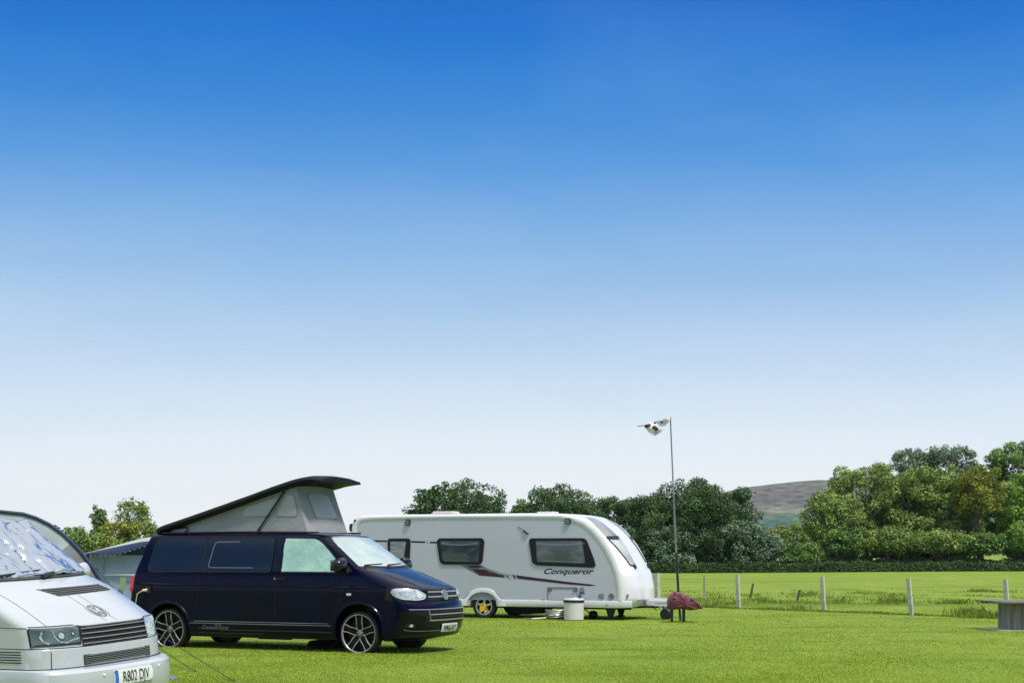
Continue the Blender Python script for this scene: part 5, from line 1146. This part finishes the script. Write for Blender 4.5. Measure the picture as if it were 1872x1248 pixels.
post(1287, 1052, 1094, 0.07, 0.01, 'thin upright grey-green stake behind the maroon cover', 'wooden_stake', 'stake', M_WOODG, WS)
post(1370, 1066, 1093, 0.08, 0.25, 'short dark stake leaning right, beside the pale post right of the maroon cover', 'wooden_stake', 'stake', M_WOODD, WS)
post(1455, 1078, 1098, 0.09, 0.35, 'short dark broken stake left of the second pale fence post', 'wooden_stake', 'stake', M_WOODD, WS)
post(1535, 1090, 1099, 0.10, 0.9, 'stub of dark wood almost flat in the grass right of the second pale fence post', 'wooden_stake', 'stake', M_WOODD, WS)
# ---- timber table at the right edge ----
def timber_table():
    Y = 33.7; k = Y/FX; x0 = (1826-936)*k; t = thing('timber_table', 'weathered timber table with a plank box pedestal and thin overhanging top at the right edge', 'table', (x0+0.97, Y+0.45, 0), R(4))
    pb = MB(); rj = random.Random(4)
    for i in range(8):
        w = 1.4/8; pb.box((-0.7+w*(i+0.5), -0.45, 0.285), (w-0.012, 0.035, 0.57), b=0.004); pb.box((-0.7+w*(i+0.5), 0.45, 0.285), (w-0.012, 0.035, 0.57), b=0.004)
    for i in range(5):
        w = 0.86/5
        for s_ in (-1, 1): pb.box((s_*0.683, -0.43+w*(i+0.5), 0.285), (0.035, w-0.012, 0.57), b=0.004)
    obj('pedestal', pb, M_WOODG, t)
    tp = MB()
    for i in range(7):
        tp.box((-0.02, -0.66+0.22*i, 0.605), (2.15, 0.205, 0.038), b=0.006)
    tp.box((-0.02, -0.60, 0.578), (2.0, 0.05, 0.05)); tp.box((-0.02, 0.60, 0.578), (2.0, 0.05, 0.05)); obj('table_top', tp, M_WOODT, t)
    sb = MB(); sb.box((-0.1, 0, -0.005), (2.0, 1.3, 0.04), b=0.01); obj('base_slab', sb, M_CONC, t)
timber_table()
# ---- waste bin and hoses by the caravan ----
def local_cv(u, w, z=0.0):
    c, s = math.cos(R(-CYAW)), math.sin(R(-CYAW)); return (CX+u*c-w*s, CY+u*s+w*c, z)
def waste_bin():
    t = thing('waste_bin', 'round off-white lidded waste water tub with a dark rim beside the caravan', 'bin', local_cv(2.62, -1.62), R(-10))
    b = MB(); b.lathe([(0.001,0.01),(0.225,0.01),(0.24,0.03),(0.245,0.45),(0.001,0.45)], n=40); obj('bin_body', b, M_BIN, t)
    r = MB(); r.lathe([(0.001,0.445),(0.255,0.445),(0.26,0.455),(0.26,0.495),(0.001,0.50)], n=40); obj('bin_rim', r, M_INK, t)
    l = MB(); l.lathe([(0.25,0.496),(0.252,0.52),(0.235,0.54),(0.001,0.55)], n=40); l.box((0.04,0,0.55), (0.10,0.10,0.04), b=0.012); obj('bin_lid', l, M_BIN, t)
waste_bin()
def tap_bottle():
    mb = MB(); mb.lathe([(0.001,0),(0.035,0),(0.035,0.07),(0.015,0.10),(0.012,0.14),(0.001,0.14)], n=12); mb.tube([(0,0,0.12),(0.06,-0.01,0.15),(0.11,-0.01,0.10)], 0.018, 8)
    o = obj('hose_connector', mb, M_NAVYF); o.location = local_cv(2.78, -1.62, 0.549); tag(o, 'small dark blue hose connector standing on the bin lid', 'connector')
tap_bottle()
def hose():
    mb = MB(); pts = []
    for k in range(90):
        a = k*0.42; r = 0.20+0.012*math.sin(k*1.3); pts.append((r*1.3*math.cos(a), r*math.sin(a), 0.05+0.0022*k+0.01*math.sin(k)))
    mb.tube(pts, 0.018, 6); mb.tube([(0.2,0,0.2),(0.3,0.2,0.28),(0.35,0.5,0.33)], 0.018, 6); mb.tube([(-0.25,-0.1,0.05),(-0.6,-0.15,0.03),(-0.8,0.05,0.03)], 0.018, 6)
    o = obj('grey_hose', mb, M_STEEL); o.location = local_cv(2.05, -1.35); tag(o, 'coiled grey waste hose lying left of the white bin', 'hose')
hose()
def barrel():
    mb = MB(); mb.lathe([(0.001,-0.08),(0.09,-0.08),(0.105,-0.05),(0.105,0.05),(0.09,0.08),(0.001,0.08)], (0,0,0.105), 'X', 24); mb.tube([(0.0,0,0.105),(-0.25,0.0,0.24)], 0.015, 6)
    o = obj('water_barrel', mb, M_INK); o.location = local_cv(2.75, -0.6); o.rotation_euler = (0,0,R(30)); tag(o, 'dark rolling water barrel under the caravan just right of the white bin', 'water barrel')
barrel()
# ---- maroon cover on legs ----
def barbecue():
    Y = 37.9; k = Y/FX; ox = (1250-936)*k; t = thing('covered_barbecue', 'maroon fabric cover draped over a barbecue on thin dark legs at the caravan hitch', 'barbecue', (ox, Y, 0), 0)
    out = [(1220,1113),(1219,1098),(1222,1088),(1232,1080),(1240,1081),(1249,1084),(1262,1091),(1274,1099),(1283,1106),(1282,1112),(1272,1114),(1262,1115),(1252,1113),(1243,1112),(1232,1114)]
    P = [((x-1250)*k, CH+(HY-y)*k) for x, y in out]; cx, cz = 0.0, CH+(HY-1102)*k; rows = []
    rj = random.Random(6)
    for y, s in ((-0.30,0.0),(-0.30,0.45),(-0.27,0.8),(-0.17,0.95),(0.0,1.0),(0.17,0.97),(0.28,0.85),(0.30,0.4),(0.30,0.0)):
        rows.append([(cx+(a-cx)*s, y+0.03*math.sin(i*2.1+s*3)*s, cz+(b-cz)*s-(0.0 if s > .9 else 0.0)) for i, (a, b) in enumerate(P)])
    mb = MB(); m = len(P); vs = [p for r_ in rows for p in r_]; mb.add(vs, [(i*m+q, i*m+(q+1) % m, (i+1)*m+(q+1) % m, (i+1)*m+q) for i in range(len(rows)-1) for q in range(m)])
    c = obj('fabric_cover', mb, M_MAROON, t, ang=35)
    fd = MB()
    for L in ([(1224,1088),(1236,1094),(1247,1100),(1256,1106)], [(1232,1081),(1228,1092),(1222,1104)], [(1262,1092),(1258,1102),(1246,1109)], [(1262,1094),(1274,1104),(1281,1111)]):
        fd.tube([((x-1250)*k, -0.285+0.02*i, CH+(HY-y)*k) for i, (x, y) in enumerate(L)], [0.015,0.032,0.028,0.012][:len(L)], 8)
    obj('fabric_fold', fd, M_MAROON, c)
    for px, y, base in ((1227,-0.15,1135),(1249,-0.18,1138),(1251,0.2,1130),(1230,0.2,1130)):
        lg = MB(); x = (px-1250)*k; lg.tube([(x, y, 0.0), (x, y, 0.42)], 0.030, 8); obj('leg', lg, M_INK, t)
    br = MB(); br.box((-0.02, 0, 0.345), (0.75, 0.4, 0.03)); obj('shelf', br, M_INK, t)
barbecue()
# ---- flagpole and flag ----
def flag():
    Y = 38.6; k = Y/FX; bx = (1244-936)*k; tx = (1225.5-936)*k; tz = CH+(HY-762)*k
    t = thing('flagpole', 'thin pole leaning slightly left with a small flag, rising behind the maroon cover', 'flagpole', (bx, Y, 0))
    n = 12; pts = [((tx-bx)*((i/n)**0.8), 0, tz*i/n) for i in range(n+1)]
    p1 = MB(); p1.tube(pts[:5], 0.030, 8); obj('lower_pole', p1, M_INK, t); p2 = MB(); p2.tube(pts[4:], [0.022]*3+[0.017]*6, 8); obj('upper_pole', p2, M_STEEL, t)
    f = thing('cow_print_flag', 'small white flag with black blotches flying left from the pole tip', 'flag', (tx, Y, tz))
    q = lambda a, b: (a, 0.05*math.sin(a*14)+0.03*math.sin(b*20+a*6), b)
    P = lambda L: [((x-1225.5)*k, (762-y)*k) for x, y in L]
    poly = P([(1225.5,762),(1224,769),(1218,776),(1212,784),(1208,790),(1196,797),(1188,792),(1181,784),(1176,778),(1186,773),(1197,769),(1209,768)])
    o = obj('flag_cloth', patch(q, poly, off=0.003, thick=0.006, step=0.04), mat('flag_white', (0.72,0.67,0.78), 0.7), f)
    for L in ([(1178,777),(1188,774),(1190,778),(1184,782),(1178,781)], [(1194,772),(1200,770),(1200,774),(1197,775)], [(1192,779),(1198,777),(1204,782),(1203,787),(1197,786),(1192,783)], [(1208,770),(1213,771),(1211,774),(1207,772)]):
        obj('black_blotch', patch(q, rounded(P(L), 0.03, 3)[::-1], off=0.006, thick=0.012, step=0.04), M_INK, o)
    sk = MB(); sk.tube([((1166-1225.5)*k, 0.02, (762-778.5)*k), ((1180-1225.5)*k, 0.03, (762-777)*k)], 0.012, 6); obj('flag_corner', sk, M_DKSTEEL, o)
    pk = patch(q, P([(1197,787),(1202,788),(1201,791),(1196,790)])[::-1], off=0.005, thick=0.010, step=0.05); obj('pink_patch', pk, mat('flag_pink', (0.5,0.28,0.32), 0.7), o)
flag()
# ---- arched tent behind the pale camper ----
def arch_tent():
    Y = 18.0; k = Y/FX; t = thing('arched_tent', 'arched grey awning tent with navy edging behind the pale camper', 'tent', ((-20-936)*k, Y, 0), R(17.0))
    half = [(0,2.125),(.124,2.12),(.37,2.095),(.51,2.05),(.65,1.98),(.79,1.88),(.90,1.775),(.99,1.68),(1.15,1.46),(1.30,1.20),(1.42,.86),(1.52,.45),(1.58,0.0)]
    inn = [(0,1.90),(.124,1.895),(.32,1.87),(.44,1.835),(.55,1.79),(.67,1.72),(.77,1.665),(.85,1.60),(.94,1.50),(1.06,1.28),(1.14,.95),(1.21,.5),(1.26,0.0)]
    inn = [(x*0.90, z-0.07 if z > 0.1 else z) for x, z in inn]
    full = lambda L: [(-x, z) for x, z in L[::-1]]+[(x, z) for x, z in L[1:]]
    fo, fi = full(half), full(inn)
    n = len(fo)
    # tunnel skin
    sk = MB(); rows = []
    for j in range(9):
        f = j/8; rows.append([(x*(1-0.0*f), 0.0+3.0*f, z*(1-0.035*math.sin(f*math.pi*2)**2)) for x, z in fo])
    sk.grid(rows); obj('tunnel_fabric', sk, M_TENTD, t)
    # front wall: light crown panel above, mid grey side bands
    lp = MB(); db = MB(); R_, Rd = [[], []], None
    def ring(sel, m, nm, o=0.0):
        g = MB(); A = [(fo[i][0], -0.02-o-0.05*math.sin(i), fo[i][1]-0.01) for i in sel]; B = [(fi[i][0], -0.02-o, fi[i][1]) for i in sel]; mid = [((a[0]+b[0])/2, -0.05-o, (a[2]+b[2])/2) for a, b in zip(A, B)]
        A = [(a[0], -0.005-o, a[2]) for a in A]; g.grid([A, mid, B]); return obj(nm, g, m, t)
    c = (n-1)//2
    ring(list(range(c-6, c+7)), M_TENTL, 'crown_panel')
    ring(list(range(0, c-5)), M_TENTD, 'side_band'); ring(list(range(c+6, n)), M_TENTD, 'side_band')
    # inner doorway
    w = MB(); w.grid([[(x*s, 0.02, z*s) for x, z in fi] for s in (1.0, 0.7, 0.4, 0.0)]); obj('clear_window', w, M_TWIN, t)
    for L, r, nm in ((fo, 0.019, 'edge_piping'), (fi, 0.017, 'doorway_piping')):
        pb = MB(); pb.tube([(x, -0.015, z) for x, z in L], r, 8); obj(nm, pb, M_NAVYF, t)
    sl_ = MB(); sl_.tube([(x*1.0+0.0, 1.2, z+0.01) for x, z in fo], 0.022, 8); obj('rear_piping', sl_, M_NAVYF, t)
    # dark zip line inside the doorway
    zp = MB(); zp.tube([(x*0.90, 0.0, z*0.93) for x, z in fi], 0.008, 6); obj('zip_line', zp, M_DKSTEEL, t)
arch_tent()
# ---- small awning between the campers ----
def canopy():
    Y = 33.0; k = Y/FX; ox = (152-936)*k; t = thing('canopy_awning', 'low navy and grey canopy awning with pale blue curtains behind the dark van', 'awning', (ox, Y, 0), R(6))
    e = 1.635; rz = lambda x: e+0.245*(x/1.17) if x < 1.17 else min(1.98, 1.88+0.10*(x-1.17)/1.0)
    rf = MB(); rows = []; X = [0.2*i for i in range(18)]
    for y, o in ((-0.02,0.0),(0.0,0.018),(1.0,0.10),(2.2,0.06),(2.22,-0.05)): rows.append([(x, y, min(2.03, rz(x)+o*(0.3+0.7*min(1, x/1.0)))) for x in X])
    rf.grid(rows); obj('canopy_roof', rf, M_TENTL, t)
    va = MB(); low = lambda x: min(rz(x)-0.025, 1.615-0.02*math.sin(x*3)+(0 if x < 0.68 else (x-0.68)*0.28)); va.grid([[(x, -0.03, rz(x)-0.005) for x in X], [(x, -0.05, (rz(x)+low(x))/2) for x in X], [(x, -0.04, low(x)) for x in X]]); obj('valance', va, M_NAVYF, t)
    be = MB()
    for i in range(34):
        x = 0.06+0.1*i; be.box((x, -0.05, low(x)-0.004), (0.014, 0.02, 0.016), b=0.004)
    obj('valance_toggles', be, M_PLATE, t)
    hd = MB(); hd.grid([[(x, 0.25, min(1.95, rz(x)-0.01)) for x in X], [(x, 0.25, 1.57) for x in X]]); obj('dark_header', hd, M_NAVYF, t)
    cu = MB(); XX = [0.08+0.04*i for i in range(80)]; cu.grid([[(x, 0.22+0.014*math.sin(x*9)+0.006*math.sin(x*23), z) for x in XX] for z in (1.60, 1.2, 0.8, 0.4, 0.0)]); obj('side_curtain', cu, M_CURTAIN, t)
    rl = MB(); rl.tube([(0.40, 0.17, 1.19), (2.6, 0.17, 1.185)], 0.012, 6); obj('curtain_rail', rl, M_PLATE, t)
    for x in (0.40, 2.9):
        pl = MB(); pl.tube([(x, 0.10, 0.0), (x, 0.10, 1.58)], 0.020, 8); obj('awning_pole', pl, M_STEEL, t)
    gp = MB(); gp.grid([[(x, 0.12, z) for x in (0.74, 0.80, 0.86)] for z in (1.14, 1.0, 0.88)]); obj('grass_glimpse_card', gp, mat('grass_card_green', (0.22,0.30,0.19), 0.8), t)  # added green card standing in for distant grass beyond the awning
    gy = MB(); gy.tube([(0.0, -0.02, 1.62), (0.45, -0.25, 1.15), (0.95, -0.5, 0.62), (1.5, -0.8, 0.0)], 0.007, 5); gy.tube([(0.10, 0.0, 1.55), (0.16, 0.0, 1.36), (0.32, 0.0, 1.30)], 0.012, 5); obj('guy_line', gy, M_GUY, t)
canopy()
# ---- guy ropes to pegs, fabric corner, bundle under the van ----
def rope(p0, Y1, p1, label):
    x0, y0 = px_ground(*p0); x1 = (p1[0]-936)/FX*Y1; z1 = CH+(HY-p1[1])/FX*Y1
    mb = MB(); mb.tube([(0,0,0),((x1-x0)*0.5,(Y1-y0)*0.5,z1*0.5-0.01),(x1-x0,Y1-y0,z1)], 0.0055, 5); o = obj('guy_rope', mb, M_GUY); o.location = (x0, y0, 0.01); tag(o, label, 'guy rope', 'guy ropes pegged in the grass')
    pg = MB(); pg.tube([(0.02,0,-0.04),(0,0,0.03),(-0.015,0,0.035)], 0.005, 5); obj('tent_peg', pg, M_DKSTEEL, o)
rope((357,1228), 25.3, (262,1164), 'shorter dark guy rope pegged in the grass just right of the pale camper bumper')
rope((428,1246), 25.3, (262,1141), 'long dark guy rope running furthest right across the grass before the dark van')
def fabric_corner():
    x, y = px_ground(297, 1242); mb = MB(); n = 7; rows = []
    for j in range(n):
        rows.append([(-0.14+0.32*i/(n-1), -0.05+0.3*j/(n-1), max(0.0, 0.11*(1-i/(n-1))+0.015*math.sin(i*2.3+j*1.7))) for i in range(n)])
    mb.grid(rows); mb.grid([[(x_, y_, 0.0) for x_, y_, z_ in rows[0]], rows[0]])
    o = obj('groundsheet_corner', mb, mat('blue_sheet', (0.09,0.13,0.20), 0.5, col2=(0.14,0.18,0.25), nscale=8)); o.location = (x, y, 0); tag(o, 'crumpled blue-grey groundsheet corner on the grass by the pale camper bumper', 'groundsheet')
fabric_corner()
def bundle():
    x, y = px_ground(585, 1187); bm = bmesh.new(); bmesh.ops.create_icosphere(bm, subdivisions=4, radius=1.0)
    from mathutils import noise
    for v in bm.verts:
        d = 1+0.28*noise.noise(v.co*2.3)+0.12*noise.noise(v.co*6); v.co = Vector((v.co.x*0.34*d, v.co.y*0.24*d, max(-0.02, v.co.z*0.10*d+0.07)))
    bm.verts.index_update(); mb = MB(); mb.add([v.co.copy() for v in bm.verts], [[v.index for v in f.verts] for f in bm.faces]); bm.free()
    o = obj('dark_bundle', mb, M_NAVYF if False else mat('dark_sheet', (0.010,0.010,0.022), 0.6, bump=0.6, bscale=14, bdist=0.02)); o.location = (x+0.08, y+0.45, 0); tag(o, 'crumpled black bundle lying in the shade under the dark van', 'bundle')
    mb = MB(); mb.tube([(-0.30,0,0.0),(-0.1,0.02,0.01),(0.05,0.0,0.025),(0.30,0.0,0.02)], [0.020,0.022,0.020,0.016], 8); o = obj('white_tube', mb, M_PLATE); o.location = (x+0.06, y+0.30, 0.185); tag(o, 'short white plastic tube resting on the black bundle under the dark van', 'tube')
bundle()
def hookup():
    S = VAN; c, s = math.cos(R(-VYAW)), math.sin(R(-VYAW))
    def W(u, w, z): return (VX+u*c-w*s, VY+u*s+w*c, z)
    p = [W(-4.30,-0.985,1.0), W(-4.36,-1.04,0.99), W(-4.46,-1.06,0.93), W(-4.50,-1.06,0.75), W(-4.46,-1.05,0.35), W(-4.50,-1.05,0.02)]
    mb = MB(); mb.tube(p, 0.010, 8); mb.tube([p[0], p[1]], 0.024, 10); o = obj('hookup_cable', mb, mat('cable_cream', (0.62,0.55,0.44), 0.5)); tag(o, 'pale mains cable plugged into the tail of the dark van', 'cable')
hookup()

# ---- the slight summer haze over the field ----
hb = MB(); hb.box((0, 0, 61.5), (7000, 7000, 125))
hm = bpy.data.materials.new('haze'); hm.use_nodes = True; ht = hm.node_tree; ht.nodes.clear(); ho = ht.nodes.new('ShaderNodeOutputMaterial'); hv = ht.nodes.new('ShaderNodeVolumePrincipled')
hv.inputs['Color'].default_value = (0.80,0.88,1.0,1); hv.inputs['Density'].default_value = 0.00006; hv.inputs['Anisotropy'].default_value = 0.2; ht.links.new(hv.outputs[0], ho.inputs['Volume'])
tag(obj('haze', hb, hm, smooth=False), kind='stuff')
